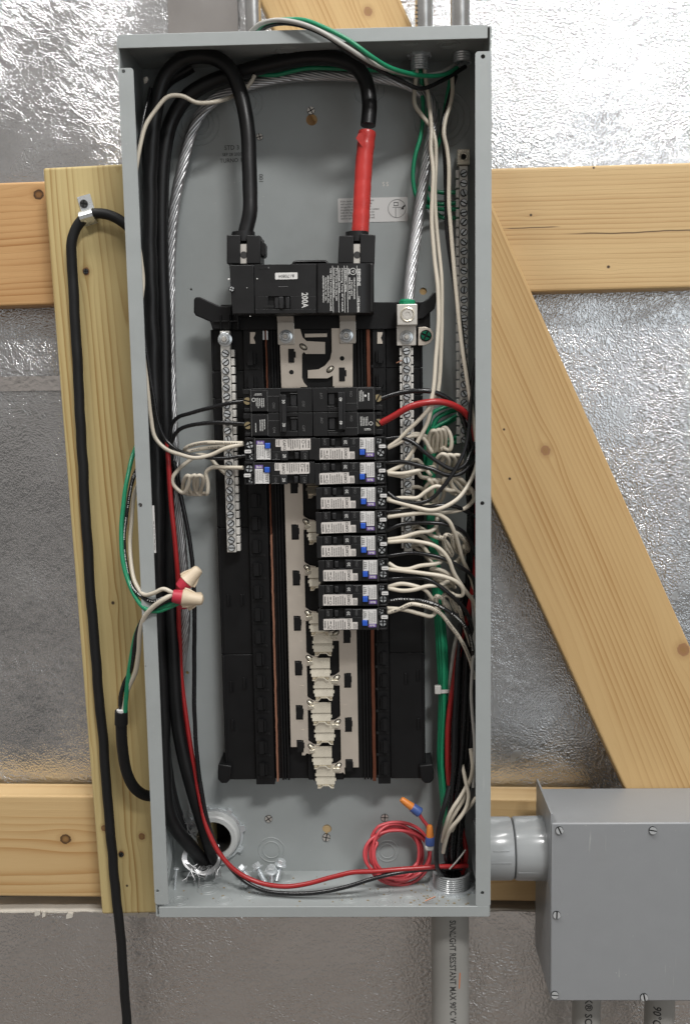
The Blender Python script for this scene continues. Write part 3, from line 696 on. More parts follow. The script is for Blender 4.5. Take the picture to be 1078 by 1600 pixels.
# head piece with the two ears, feet
MB().prism(pxpoly([(345, 476), (586, 472), (672, 472), (672, 514), (345, 516)], .058), .058, .085).build('head_piece', 'black_plastic', ba, .0008)
MB().prism(pxpoly([(303, 468), (306, 464), (313, 464), (328, 471), (343, 478), (362, 478), (362, 515), (332, 515), (329, 503), (306, 493), (303, 488)], .052), .052, .060).build('ear', 'black_plastic', ba, .0012)
MB().prism(pxpoly([(655, 475), (668, 467), (676, 457), (681, 457), (682, 466), (679, 482), (668, 492), (662, 498), (650, 500)], .052), .052, .060).build('ear', 'black_plastic', ba, .0012)
mb = MB()
for px, y0, y1 in ((345, 491, 515), (358, 491, 515), (372, 491, 515)): pxbox(mb, px-1.2, y0, px+1.2, y1, .0495, .056)
pxbox(mb, 334, 501, 372, 503.5, .0495, .056); mb.build('rib', 'black_plastic', ba, .0003)
for px, sg in ((355, 1), (663, -1)):
    q = U(px, 1208, .064); xx = q.x
    MB().prism([(xx-.009*sg, q.z+.012), (xx+.006*sg, q.z+.010), (xx+.004*sg, q.z-.006), (xx, q.z-.0105), (xx-.006*sg, q.z-.0105), (xx-.010*sg, q.z-.006), (xx-.010*sg, q.z+.002)], .060, YB-.0002).build('foot', 'black_plastic', ba, .0012)
mb = MB(); pxbox(mb, 490, 1195, 526, 1221, .058, .075); mb.build('centre_foot', 'black_plastic', ba, .001)
mb = MB(); p = U(508, 1220, .058); mb.lathe((p.x, .058, p.z), (0, 1, 0), [(0, .006), (.012, .006)], 18); mb.build('centre_foot', 'black_plastic', ba, .0006)
# centre spine
mb = MB(); xs = U(502, 870, YS).x; mb.box(xs-.020, xs+.020, YS+.004, YC+.001, zBt+.002, zT+.004); mb.build('centre_spine', 'black_plastic', ba, .001)

# --- bus bars
kb = mm(YS)
xbl0, xbl1 = U(448, 900, YS).x, U(476, 900, YS).x
xbr0, xbr1 = U(531, 1080, YS).x, U(558.5, 1080, YS).x
bl = MB(); bl.box(xbl0, xbl1, YS, YS+.0022, U(470, 1167, YS).z, U(460, 604, YS).z)
br = MB(); br.box(xbr0, xbr1, YS, YS+.0022, U(545, 1199, YS).z, U(540, 603, YS).z)
bl = bl.build('bus_bar', 'tin', ba, smooth=0); br = br.build('bus_bar', 'tin', ba, smooth=0)
ul = MB().prism(pxpoly([(460, 514), (469, 514), (473, 527), (479, 533), (508, 534.5), (508, 553), (478, 553), (475, 550), (472, 553), (472, 590), (475, 598), (481, 604.5), (440, 605), (437.5, 538), (460, 538)], YS), YS-.0004, YS+.0019).build('bus_bar', 'tin', ba, smooth=0)
ur = MB().prism(pxpoly([(518, 513), (531, 513), (531, 537), (551, 537), (551, 603.5), (520, 603.5), (520, 586.5), (512, 591), (481, 591), (481, 578.5), (498, 577), (508, 571), (516, 561), (518.5, 549)], YS), YS-.0004, YS+.0019).build('bus_bar', 'tin', ba, smooth=0)
mb = MB(); pxbox(mb, 476, 521, 511, 527, YS+.0006, YS+.003); mb.build('bus_bar', 'tin', ba, .0003)
zol, zor = U(484, 957, YS).z, U(523.5, 988, YS).z
xol, xor = U(481, 900, YS).x, U(526, 1085, YS).x
def oval(x, z, ang):
    mb = MB(); c = Vector((x, YS, z)); d = Vector((math.cos(R(ang)), 0, math.sin(R(ang))))
    P = [c-d*.0034+Vector((0, .0006, 0)), c-d*.002+Vector((0, -.0008, 0)), c+Vector((0, -.0011, 0)), c+d*.002+Vector((0, -.0008, 0)), c+d*.0034+Vector((0, .0006, 0))]
    mb.tube(P, [.0010, .0019, .0021, .0019, .0010], 10); return mb
def lanced(x, z, ang, parent):
    oval(x, z, ang).build('lanced_bump', 'nickel', parent, smooth=60)
    mb = MB(); d = Vector((math.cos(R(ang)), 0, math.sin(R(ang)))); nn = Vector((-d.z, 0, d.x))
    pts = []
    for k_ in range(12):
        t_ = 2*math.pi*k_/12; q = Vector((x, 0, z))+d*(.0050*math.cos(t_))+nn*(.0030*math.sin(t_)); pts.append((q.x, q.z))
    mb.prism(pts, YS-.0006, YS+.0004); mb.build('lanced_slot', 'shade_black', parent, smooth=0)
FL = [(-16, -26), (-11, -26), (-9, -15), (-4, -7), (3, -2.5), (13, -1), (13, 13), (-5, 13), (-8, 11.5), (-11, 15), (-16, 15)]
CL = MB()                                                   # folded stab clip, local origin at its upper middle
def slab(mb, x0, x1, z1, y1, z0, y0, th=.0012):            # plate leaning from (z1, y1) down to (z0, y0)
    return mb.add([(x0, y0, z0), (x1, y0, z0), (x1, y0+th, z0), (x0, y0+th, z0), (x0, y1, z1), (x1, y1, z1), (x1, y1+th, z1), (x0, y1+th, z1)], [(3, 2, 1, 0), (4, 5, 6, 7), (0, 1, 5, 4), (1, 2, 6, 5), (2, 3, 7, 6), (3, 0, 4, 7)])
slab(CL, -.0105, .0105, .0018, .0018, -.0093, -.0012); slab(CL, -.0116, -.0106, -.0065, 0, -.0092, -.0008)
slab(CL, -.0102, .0102, -.0102, .0008, -.0183, -.0024)
for s in (-1, 1): slab(CL, min(s*.0103, s*.0116), max(s*.0103, s*.0116), -.0120, 0, -.0150, -.0010)
for a0, a1 in ((-.0092, -.0052), (.0054, .0092)): slab(CL, a0, a1, -.0184, -.0022, -.0226, -.0004)
slab(CL, -.0051, .0053, -.0184, -.0022, -.0200, -.0014)
CLIP = CL.mesh('stab_clip', 'nickel', 0)
LP = MB(); LP.tube([(-.0092, -.0022, -.0226), (-.0056, -.0022, -.0226), (-.0034, -.0022, -.0199), (.0038, -.0022, -.0199), (.0062, -.0022, -.0226), (.0092, -.0022, -.0226)], .0008, 8); LIP = LP.mesh('clip_lip', 'nickel', 40)
xclip = U(503, 1040, .052).x
def clip(x, z, parent):
    o = inst('stab_clip', CLIP, parent, (x, YS-.0028, z)); md = None
    l = bpy.data.objects.new('clip_lip', LIP); COL.objects.link(l); l.parent = o
    return o
def tab(x, z, parent, h2=.0085):
    mb = MB(); mb.box(x-.0040, x+.0040, YS-.0003, YS+.004, z-h2, z+h2); mb.box(x-.0032, x+.0030, YS-.0016, YS+.001, z-h2*.8, z+h2*.82); mb.box(x+.0028, x+.0046, YS-.0012, YS+.001, z-.002, z+.0045)
    mb.build('clip_tab', 'black_plastic', parent, .0003)
for i in range(-6, 4):
    z = zol-.0508*i
    if not (-3 <= i <= 3): continue
    poly = [(xol+a*kb, z-b*kb*1.06) for a, b in FL]
    MB().prism(poly, YS-.0003, YS+.0018).build('bus_finger', 'tin', ba, smooth=0)
    lanced(xol, z-.001, -38, ba)
    clip(xclip-.0016, z-.0022, ba)
    MB().box(xol-.002, xclip-.0100, YS-.0035, YS-.0005, z-.0075, z-.0035).build('clip_arm', 'nickel', ba, .0004)
for i in range(0, 4):
    z = zor-.0508*i
    poly = [(xor-a*kb, z-b*kb*1.06) for a, b in FL]
    if i == 3: poly = [(xor-a*kb, z-b*kb*1.06) for a, b in FL[2:-1]]
    MB().prism(poly, YS-.0003, YS+.0018).build('bus_finger', 'tin', ba, smooth=0)
    lanced(xor, z-.001, 40, ba)
    clip(xclip+.0016, z-.0022, ba)
    MB().box(xor+.002, xclip+.0100, YS-.0035, YS-.0005, z-.0068, z-.0025).build('clip_arm', 'nickel', ba, .0004)
xt = U(463, 903, YS).x; zt_ = U(463, 903, YS).z
for i in range(-2, 4): tab(xt, zt_-.0508*i, ba)
tab(xt, U(470, 1166, YS).z, ba, .0075)
xt2 = U(543, 1063, YS).x; zt2 = U(543, 1063, YS).z
for i in range(-1, 2): tab(xt2, zt2-.0508*i, ba)
tab(xt2, U(546, 1196, YS).z, ba, .0075)
tab(U(455.5, 556, YS).x, U(455.5, 556, YS).z, ba, .0090); tab(U(534.5, 585, YS).x, U(534.5, 585, YS).z, ba, .0090)
lanced(U(474, 542, YS).x, U(474, 542, YS).z, -38, ba); lanced(U(516, 577, YS).x, U(516, 577, YS).z, 40, ba)
for px, py in ((455.5, 581.5), (534.5, 560)):
    q = U(px, py, YS); mb = MB(); mb.lathe((q.x, YS-.0006, q.z), (0, 1, 0), [(0, .0025), (.001, .0025)], 14); mb.build('bolt_hole', 'shade_black', ba, smooth=0)
# straps from the main breaker with flanged nuts
def hexnut(px, py, y, parent, r=9.5, M='zinc', name='nut'):
    q = U(px, py, y); kk = mm(y); r_ = r*kk
    n_ = MB(); n_.lathe((q.x, y, q.z), (0, -1, 0), [(0, r_), (.0010, r_), (.0016, r_*.86)], 28)
    n_ = n_.build(name, M, parent)
    mb = MB(); mb.lathe((q.x, y, q.z), (0, -1, 0), [(.0013, r_*.74), (.0052, r_*.74), (.0060, r_*.62)], 6); mb.build('hex', M, n_, .0003, smooth=0)
    mb = MB(); mb.lathe((q.x, y, q.z), (0, -1, 0), [(.005, r_*.36), (.0082, r_*.36), (.0088, r_*.28)], 16); mb.build('stud_end', 'lug', n_)
for (x0, x1, nx, ny) in ((434, 460, 447, 526), (531, 556, 541.5, 524.5)):
    a, b = U(x0, 525, YS-.003).x, U(x1, 525, YS-.003).x; z0, z1 = U(450, 538.5, YS-.003).z, U(450, 503, YS-.003).z
    mb = MB(); mb.prism(rrect(a, b, z0, z1, .0015), YS-.003, YS-.0006); mb.add([(a, YS-.003, z1-.0005), (b, YS-.003, z1-.0005), (b, .047, z1+.008), (a, .047, z1+.008), (a, YS-.0006, z1-.0005), (b, YS-.0006, z1-.0005), (b, .0495, z1+.008), (a, .0495, z1+.008)], [(0, 1, 2, 3), (7, 6, 5, 4), (0, 3, 7, 4), (1, 5, 6, 2)])
    s_ = mb.build('strap', 'steel_strap', ba, .0003, smooth=0); hexnut(nx, ny, YS-.0031, s_, 10.5)

# --- neutral bars
YN = .0500
def bar(t, x0, x1, z0, z1, y, ledges, pitch, zs, parent_is_thing, M='bar', seed=1):
    """terminal bar with its row of slotted screws; zs = first screw height"""
    rd = random.Random(seed)
    mb = MB(); mb.box(x0, x1, y, y+.011, z0, z1); b_ = mb.build('bar_body', M, t, .0005)
    n = 0; z = zs
    tm = MB()
    while z > z0+.003:
        for (la, lb) in ledges:
            tm.box(la, lb, y+.0016, y+.010, z-pitch*.41, z+pitch*.41)
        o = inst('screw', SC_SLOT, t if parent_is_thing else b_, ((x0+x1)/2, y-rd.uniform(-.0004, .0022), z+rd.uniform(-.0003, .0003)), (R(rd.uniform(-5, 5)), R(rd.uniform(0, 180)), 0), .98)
        z -= pitch; n += 1
    tm.build('bar_teeth', M, t if parent_is_thing else b_, .0003)
    return b_
kn_ = mm(YN)
xa, xb = U(350, 700, YN).x, U(364.5, 700, YN).x
b1 = bar(ba, xa, xb, U(365, 863, YN).z, U(351, 517, YN).z, YN, [(xb+.0004, xb+.0042)], 13.15*kn_*1.01, U(352, 552, YN).z, False, seed=4)
b1['label'] = 'left silver neutral bar with a row of slotted screws'
hexnut(352, 530.5, YN-.0003, b1, 11)
xa, xb = U(629.5, 700, YN).x, U(643, 700, YN).x
b2 = bar(ba, xa, xb, U(638, 863, YN).z, U(636, 540, YN).z, YN, [(xb+.0003, xb+.0026), (xa-.0026, xa-.0003)], 13.6*kn_*1.01, U(636, 549, YN).z, False, seed=5)
b2['label'] = 'right silver neutral bar below the large lug'
# large neutral lug with set screw
lg = MB(); pxbox(lg, 619.5, 508.5, 650, 540, .0465, .053); lg = lg.build('neutral_lug', 'lug', ba, .0006)
lb = MB(); pxbox(lb, 620, 475, 652, 508, .030, .052); lb.build('lug_block', 'lug', lg, .0008)
q = U(636.5, 491.5, .030)
mb = MB(); mb.ring((q.x, .030, q.z), (0, -1, 0), [(-.001, 8.6*kn_), (.0008, 8.6*kn_), (.0012, 9.6*kn_), (.0008, 11*kn_), (-.001, 11*kn_)], 28); mb.build('set_screw', 'nickel', lg)
mb = MB(); mb.lathe((q.x, .030, q.z), (0, -1, 0), [(-.001, 8.4*kn_), (.0006, 8.4*kn_), (.0006, 4.6*kn_), (-.0006, 4.2*kn_), (-.0006, 0)], 6); mb.build('set_screw', 'lug', lg, smooth=0)
hexnut(635, 527, .0463, lg, 10.5)
mb = MB(); mb.prism(pxpoly([(653.5, 511), (664, 510.5), (672, 513), (677, 520), (677, 529), (672, 536), (665, 539.5), (653, 540)], .0505), .0505, .053); gs = mb.build('bonding_tab', 'tin', ba, .0005)
q = U(665, 524.5, .0505); inst('screw', SC_GREEN, gs, (q.x, .0503, q.z), (0, R(25), 0), 1.1)
# little plated windows in the base near the top
for px in (395.5, 594): 
    mb = MB(); mb.prism(pxpoly([(px-4.5, 519), (px+3.5, 519), (px+3.5, 522), (px+.8, 528), (px+3.5, 534), (px+3.5, 537), (px-4.5, 537)], YR-.001), YR-.0012, YR+.001); mb.build('plated_window', 'tin', ba, smooth=0)
for px in (412, 417.5):
    mb = MB(); pxbox(mb, px-1.2, 517, px+1.2, 531, YR-.0012, YR+.001); mb.build('plated_window', 'zinc', ba, smooth=0)

# ------------------------------------------------------------------ ground bar on the back wall
YQ = .081
xa, xb = U(718, 470, YQ).x, U(731, 470, YQ).x
gb = thing('ground_bar', 'long ground bar with screws along the right of the back wall', 'ground bar', ((xa+xb)/2, YB, U(724, 692, YQ).z))
bar(gb, xa, xb, U(722, 692, YQ).z, U(724, 259, YQ).z, YQ, [(xa-.0036, xa-.0003)], 14.3*mm(YQ), U(724, 271, YQ).z, True, 'bar', 9)
mb = MB(); xm = (xa+xb)/2-.0002; z0, z1 = U(724, 257, .078).z, U(724, 233, .078).z; mb.box(xm-.0066, xm+.0066, .078, .092, z0, z1); lu = mb.build('lug', 'nickel', gb, .0006)
mb = MB(); mb.ring((xm, .078, (z0+z1)/2), (0, -1, 0), [(-.001, 4.3*kn_), (.0006, 4.3*kn_), (.0010, 5.6*kn_), (.0006, 7*kn_), (-.001, 7*kn_)], 24); mb.build('rim', 'nickel', lu)
mb = MB(); mb.lathe((xm, .078, (z0+z1)/2), (0, -1, 0), [(-.001, 4.4*kn_), (.0002, 4.4*kn_)], 20); mb.build('lug_hole', 'shade_black', lu, smooth=0)

# ------------------------------------------------------------------ main breaker
YM = .0070
mbk = thing('main_breaker', 'large black 200 amp main breaker below the two thick cables', 'breaker', (U(470, 490, YM).x, .060, U(470, 490, YM).z))
MB().prism(pxpoly([(358, 413), (455, 412), (458, 406), (509, 405), (515, 411), (584, 410), (584, 488), (362, 491)], YM), YM+.004, .056).build('case', 'breaker_black', mbk, .0015)
MB().prism(pxpoly([(358.5, 414), (396.5, 413.5), (398, 490), (363, 490.5)], YM), YM+.0008, YM+.006).build('cover_plate', 'breaker_black', mbk, .0007)
# front plate, open at the handle
for a in ([(397.5, 413.5), (494, 412.5), (494, 463), (398, 463)], [(398.3, 463), (419, 463), (419, 483), (398.8, 483)], [(454, 463), (494, 463), (494, 483), (454, 483)], [(398.8, 483), (494, 483), (494, 489), (399, 490)]):
    MB().prism(pxpoly(a, YM), YM, YM+.0055).build('cover_plate', 'breaker_black', mbk, .0002)
MB().prism(pxpoly([(458, 407), (509, 406), (514, 412), (455, 412.5)], YM), YM+.004, YM+.02).build('top_hump', 'breaker_black', mbk, .001)
# rounded right shoulder carrying the white print
prof = [(495, .0004), (497, -.0010), (502, -.0016), (540, -.0018), (562, -.0014), (572, .0004), (579, .0040), (583.5, .0095), (584.5, .018)]
mb = MB(); vs = []
for px, dy in prof:
    for py in (411.5, 488.5): q = U(px, py, YM); vs.append((q.x, YM+dy, q.z))
mb.add(vs, [(2*i, 2*i+1, 2*i+3, 2*i+2) for i in range(len(prof)-1)])
xa_, xb_ = vs[0], vs[-1]
mb.add([(v[0], v[1], v[2]) for v in vs[0::2]]+[(vs[-2][0], .03, vs[-2][2]), (vs[0][0], .03, vs[0][2])], [tuple(range(len(prof)+2))])
mb.add([(v[0], v[1], v[2]) for v in vs[1::2]]+[(vs[-1][0], .03, vs[-1][2]), (vs[1][0], .03, vs[1][2])], [tuple(range(len(prof)+2))])
mb.build('label_shoulder', 'breaker_black', mbk)
mb = MB(); pxbox(mb, 429, 463.5, 444, 482.5, YM+.0008, YM+.006); mb.build('handle', 'soft_black', mbk, .0008)
mb = MB(); pxbox(mb, 446, 463.5, 453, 482.5, YM+.0004, YM+.006); mb.build('handle', 'soft_black', mbk, .0008)
mb = MB(); pxbox(mb, 436, 463.5, 443, 482.5, YM-.0022, YM+.003); mb.build('handle', 'soft_black', mbk, .0008)
mb = MB(); pxbox(mb, 412, 477, 428, 480.5, YM-.0003, YM+.001); pxbox(mb, 405, 418, 420, 420, YM-.0003, YM+.001); mb.build('groove', 'shade_black', mbk, smooth=0)
mb = MB(); pxbox(mb, 435, 447.5, 450, 448.3, YM-.0004, YM+.001); pxbox(mb, 419, 417, 421, 419.5, YM-.0004, YM+.001); mb.build('worn_edge', 'print_grey', mbk, smooth=0)
for px, py, r_ in ((424.7, 437.2, .0014),):
    q = U(px, py, YM); mb = MB(); mb.lathe((q.x, YM-.0002, q.z), (0, 1, 0), [(0, r_), (.001, r_)], 14); mb.build('pin_hole', 'shade_black', mbk, smooth=0)
q = U(362.5, 451.5, YM); mb = MB(); mb.lathe((q.x, YM+.0003, q.z), (0, 1, 0), [(0, .0031), (.001, .0031)], 18); mb.build('screw_well', 'shade_black', mbk, smooth=0); inst('screw', SC_CROSS, mbk, (q.x, YM+.0002, q.z), (0, R(20), 0), .8)
mb = MB()
for px, py, r_ in ((402, 435.5, .0008), (386, 449.5, .0005), (357.6, 436, .0012), (391, 494, .0006)):
    q = U(px, py, YM); mb.lathe((q.x, YM-.0003 if px > 397 else YM+.0004, q.z), (0, -1, .3), [(-.0005, r_), (.0002, r_*.7)], 7)
mb.build('plaster_speck', 'paper', mbk)
stk = MB().prism(rrect(U(430, 431, YM).x, U(465, 431, YM).x, U(447, 436.5, YM).z, U(447, 426, YM).z, .0009), YM-.0004, YM-.0001).build('number_sticker', 'paper', mbk, smooth=0)
mb = MB(); q = U(447.8, 431.2, YM); put_text(mb, '&170804', 6.6*mm(YM), (q.x, YM-.0006, q.z), 181, 1.02); mb.build('lettering', 'ink', stk, smooth=0)
mb = MB(); q = U(476, 469, YM); put_text(mb, '200A', 13.2*mm(YM), (q.x, YM-.0003, q.z), -90.5, .80, .00016); mb.build('lettering', 'print_white', mbk, smooth=0)
mb = MB(); yq = YM-.0023; km = mm(YM)
def vt(body, px, py0, py1, size, bold=0.):
    vs_, fs_ = textmesh(body, size*km, bold); w_ = max(v.x for v in vs_)-min(v.x for v in vs_); a, b = U(px, py0, YM), U(px, py1, YM)
    put_text(mb, body, size*km, (a.x, yq, (a.z+b.z)/2), -90.8, (a.z-b.z)/w_, bold)
vt('SIEMENS', 560.5, 420, 447, 6.0, .00012); vt('TYPE EQ8684', 560, 463, 488, 4.2, .00005)
for px in (557.2, 542, 537.5, 528, 519.2): 
    a, b = U(px+.4, 415.5, YM), U(px-.8, 488.5, YM); flat(mb, a.x-.00024, a.x+.00024, b.z, a.z, yq)
vt('CIRCUIT BREAKER', 553.3, 434, 468, 3.6, .00004); vt('2 POLE UNIT', 549.3, 438, 463, 3.6, .00004); vt('ISSUE NO. BY-780', 545.8, 434, 468, 3.4, .00004)
vt('LISTED', 544.8, 419.5, 429.5, 3.4, .00008)
q = U(551.5, 424.5, YM); mb.ring((q.x, yq, q.z), (0, -1, 0), [(0, 4.3*km), (.0001, 4.3*km), (.0001, 5.2*km), (0, 5.2*km)], 24); put_text(mb, 'UL', 5*km, (q.x, yq, q.z), -135, .8, .00008)
vt('120/240V~ 60Hz', 539.7, 419, 456, 3.6, .00004); vt('Operating Temp 40\u00b0C HACR', 534.4, 419, 487, 3.5, .00004); vt('Terminal Torque', 530.4, 419, 458, 3.2, .00004)
vt('75\u00b0C Wire Only Max 250', 525.3, 419, 470, 3.3, .00004); vt('kcmil Copper/Alum', 522, 419, 465, 3.1, .00004)
vt('USE ONLY IN LISTED ENCLOSURES', 516.3, 420, 486, 3.4, .00004); vt('SIEMENS INDUSTRY, INC.', 512.3, 431, 474, 3.3, .00004); vt('NORCROSS, GA  USA', 508.8, 434, 470, 3.2, .00004); vt('ASSEMBLED IN MEXICO', 505, 431, 473, 3.3, .00004)
a = U(546, 483, YM); mb.ring((U(550, 474, YM).x, yq, U(550, 474, YM).z), (0, -1, 0), [(0, 9*km), (.0001, 9*km), (.0001, 9.7*km), (0, 9.7*km)], 28) if False else None
mb.build('lettering', 'print_white', mbk, smooth=0)
# lug housings
for sx_, off in ((0, 0), (1, 172)):
    def P_(l): return pxpoly([(a+off, b-(0 if off == 0 else 1)) for a, b in l], YM+.006)
    y0 = YM+.006
    if sx_ == 0: L1, L2 = [(354.5, 367), (375.5, 367), (375.5, 412), (354.5, 412)], [(385.5, 367), (407, 368), (407, 412), (385.5, 412)]
    else: L1, L2 = [(358, 369), (380.5, 369), (380.5, 412), (356, 412)], [(391, 366), (414.5, 368), (413, 412), (390.5, 412)]
    lh = MB().prism(P_(L1), y0, .050).build('lug_housing', 'breaker_black', mbk, .0008)
    MB().prism(P_(L2), y0, .050).build('lug_housing', 'breaker_black', mbk, .0008)
    xc_ = (L1[1][0]+L2[0][0])/2
    mb = MB(); a0 = P_([(L1[1][0], 380), (L2[0][0], 380), (L2[0][0], 412), (L1[1][0], 412)]); mb.prism(a0, .018, .050); mb.build('lug_housing', 'soft_black', mbk)
    q = U(xc_+off, 396, .013); mb = MB(); mb.prism(rrect(q.x-.0040, q.x+.0040, q.z-.0095, q.z+.0095, .0006), .0155, .0195); wl = mb.build('wire_lug', 'lug', mbk)
    mb = MB(); mb.lathe((q.x, .0153, q.z-.0012), (0, 1, 0), [(0, .0036), (.001, .0036)], 18); mb.build('set_screw_hole', 'darkscrew', wl, smooth=0)
    c0 = U(xc_+off, 366, .030); mb = MB(); mb.ring((c0.x, .030, c0.z-.004), (0, 0, 1), [(-.004, .0086), (-.004, .0118), (.006, .0118), (.006, .0086)], 28); mb.build('cable_collar', 'breaker_black', mbk)
    if sx_ == 0: MB().prism(pxpoly([(407, 372), (415, 381), (415, 398), (411, 402), (407, 396)], .022), .022, .040).build('side_latch', 'breaker_black', mbk, .0008)

# ------------------------------------------------------------------ plug-in breakers (local origin at the back, front faces -Y)
YBK, TB = .0585, .0465; YFR = YBK-TB; kf = mm(YFR)
def lx(px): return (px-548)*kf
def lz(py): return (701-py)*kf
def lbox(mb, x0, y0, x1, y1, f, b): return mb.box(lx(x0), lx(x1), -f, -b, lz(y1), lz(y0))
def lpoly(L): return [(lx(a), lz(b)) for a, b in L]
def make_afci():
    t = thing('arc_fault_breaker', 'x', 'breaker', (0, 0, 0)); T_ = TB; rd = random.Random(21)
    mb = MB(); lbox(mb, 494, 684, 586, 718.2, T_-.006, 0); mb.build('body', 'breaker_black', t, .0006)
    mb = MB()
    for a in ((492, 684.3, 502, 718.6), (502.6, 684, 515.5, 697.5), (546, 684, 561, 697.5), (561, 684, 586, 718.4)): lbox(mb, *a, T_-.0002*(a[0] > 560), T_-.0065)
    lbox(mb, 502.6, 697.5, 561, 718.4, T_-.0003, T_-.0065)
    mb.build('face', 'breaker_black', t, .0004)
    mb = MB(); lbox(mb, 535, 683.6, 546, 697.6, T_+.0012, T_-.006); mb.build('rating_boss', 'soft_black', t, .0005)
    mb = MB(); mb.add([(lx(517.5), -T_+.0030, lz(696.5)), (lx(525), -T_+.0030, lz(696.5)), (lx(525), -T_+.0030, lz(685)), (lx(517.5), -T_+.0030, lz(685)),
                       (lx(518.5), -T_-.0012, lz(695.5)), (lx(524), -T_-.0012, lz(695.5)), (lx(524), -T_-.0012, lz(686)), (lx(518.5), -T_-.0012, lz(686))],
                      [(0, 1, 2, 3), (4, 5, 6, 7), (0, 1, 5, 4), (1, 2, 6, 5), (2, 3, 7, 6), (3, 0, 4, 7)]); mb.build('handle', 'soft_black', t, .0005)
    # terminal end
    mb = MB(); lbox(mb, 586.4, 683, 603, 719.5, T_-.0050, 0); mb.build('terminal_block', 'breaker_black', t, .0005)
    mb = MB()
    for a in ((586.4, 683, 590, 719.5), (600, 683, 602.6, 693), (586.6, 694, 603, 701.5), (590, 716, 601, 719.5), (590, 682.8, 600, 685.5), (600.6, 701.5, 603, 709)): lbox(mb, *a, T_-.0012, T_-.0055)
    mb.build('terminal_rim', 'breaker_black', t, .0004)
    inst('terminal_screw', SC_TERM, t, (lx(595), -T_+.0046, lz(708.2)), (0, R(20), 0), 1.0); inst('terminal_screw', SC_TERM, t, (lx(592.5), -T_+.0054, lz(689.5)), (0, R(60), 0), .8)
    mk = MB().prism(rrect(lx(592.5), lx(603), lz(700.6), lz(695.4), .0008), -T_-.0004, -T_+.002).build('number_marker', 'paper', t, smooth=0)
    mb = MB(); put_text(mb, '1', 5*kf, (lx(600), -T_-.0006, lz(698)), 90); put_text(mb, '2', 5*kf, (lx(596), -T_-.0006, lz(698)), 90); mb.build('lettering', 'ink', mk, smooth=0)
    # stickers and print
    lab = MB().prism(lpoly([(500.3, 701), (501.5, 699.8), (546.5, 699.2), (546.5, 705.3), (554.8, 705.2), (554.8, 716.8), (500.3, 717.4)]), -T_-.0002, -T_+.0001).build('rating_label', 'paper_warm', t, smooth=0)
    mb = MB(); yy = -T_-.0004
    put_text(mb, 'CAFCI', 6.0*kf, (lx(541.3), yy, lz(708.2)), 90, .92, .00004); put_text(mb, 'SIEMENS', 3.4*kf, (lx(503.2), yy, lz(708.7)), 90, .95, .00004)
    mb.ring((lx(511.5), yy, lz(712.8)), (0, -1, 0), [(0, 2.2*kf), (.0001, 2.2*kf), (.0001, 2.7*kf), (0, 2.7*kf)], 16)
    fineprint(mb, lx(506), lx(509), lz(716), lz(702), yy, 1, True, rd, .35); fineprint(mb, lx(510), lx(514), lz(708), lz(702), yy, 1, True, rd, .4)
    fineprint(mb, lx(515.5), lx(536.5), lz(716.3), lz(701), yy, 6, True, rd, .34); fineprint(mb, lx(548), lx(554), lz(716), lz(706.4), yy, 2, True, rd, .36)
    mb.build('lettering', 'ink', lab, smooth=0)
    tl = MB().prism(lpoly([(563, 684.6), (585, 684.4), (585, 707.6), (572.6, 707.6), (572.6, 701.6), (563, 701.6)]), -T_-.0002, -T_+.0001).build('test_label', 'paper', t, smooth=0)
    mb = MB(); put_text(mb, 'TEST', 6.6*kf, (lx(566.6), yy, lz(693)), 90, .92, .00004); fineprint(mb, lx(571), lx(584.4), lz(706.5), lz(685.8), yy, 5, True, rd, .28); mb.build('lettering', 'ink', tl, smooth=0)
    mb = MB(); lbox(mb, 562.4, 702.4, 570.4, 711, T_+.0022, T_-.002); mb.build('test_button', 'blue', t, .0005)
    pt = MB().prism(rrect(lx(572.2), lx(584.6), lz(714.2), lz(708.6), .0004), -T_-.0002, -T_+.0001).build('colour_tag', 'purple', t, smooth=0)
    mb = MB(); put_text(mb, 'Bolt', 5.2*kf, (lx(578.3), yy, lz(711.2)), 180, 1., .00006); mb.build('lettering', 'paper', pt, smooth=0)
    mb = MB(); put_text(mb, '20', 6.6*kf, (lx(540.6), -T_-.0014, lz(690.6)), 90, .95, .00006); mb.build('lettering', 'print_white', t, smooth=0)
    mb = MB(); put_text(mb, 'OFF', 5.6*kf, (lx(508.5), -T_-.0002, lz(690)), 90); put_text(mb, 'ON', 5.6*kf, (lx(553.5), -T_-.0002, lz(690)), 90)
    lbox(mb, 547.5, 684.6, 560, 685.2, T_+.0003, T_-.001); lbox(mb, 586.2, 683.5, 586.8, 719, T_+.0001, T_-.001); mb.build('embossed_lettering', 'print_grey', t, smooth=0)
    return t
def place(t, px, py, rot, label, group):
    q = U(px, py, YFR); t.location = (q.x, YBK, q.z); t.rotation_euler = (0, R(rot), 0); t['label'] = label; t['group'] = group
    rj = random.Random(int(px*7+py*13))
    for ch in t.children:
        if ch.name.split('.')[0] in ('rating_label', 'test_label', 'colour_tag'): ch.location = (rj.uniform(-.0006, .0006), 0, rj.uniform(-.0004, .0004)); ch.rotation_euler = (0, R(rj.uniform(-.8, .8)), 0)
        if ch.name.split('.')[0] == 'terminal_screw': ch.rotation_euler = (0, R(rj.uniform(0, 180)), 0)
    return t
af = make_afci(); used = False
ords = ['first', 'second', 'third', 'fourth', 'fifth', 'sixth', 'seventh', 'eighth']
cx0, cy0 = U(550.2, 738, YFR), None
right_c = [(547.5, 701), (547.5, 739.5), (549.5, 778), (549, 816), (550, 854), (552.5, 891.5), (552.5, 930.5), (552, 968)]
for i, (px, py) in enumerate(right_c):
    t = af if i == 0 else copy_tree(af)
    place(t, px, py, random.Random(i).uniform(-.5, .3), f'{ords[i]} arc fault breaker from the top in the right column, blue test button', 'arc fault breakers in the right column')
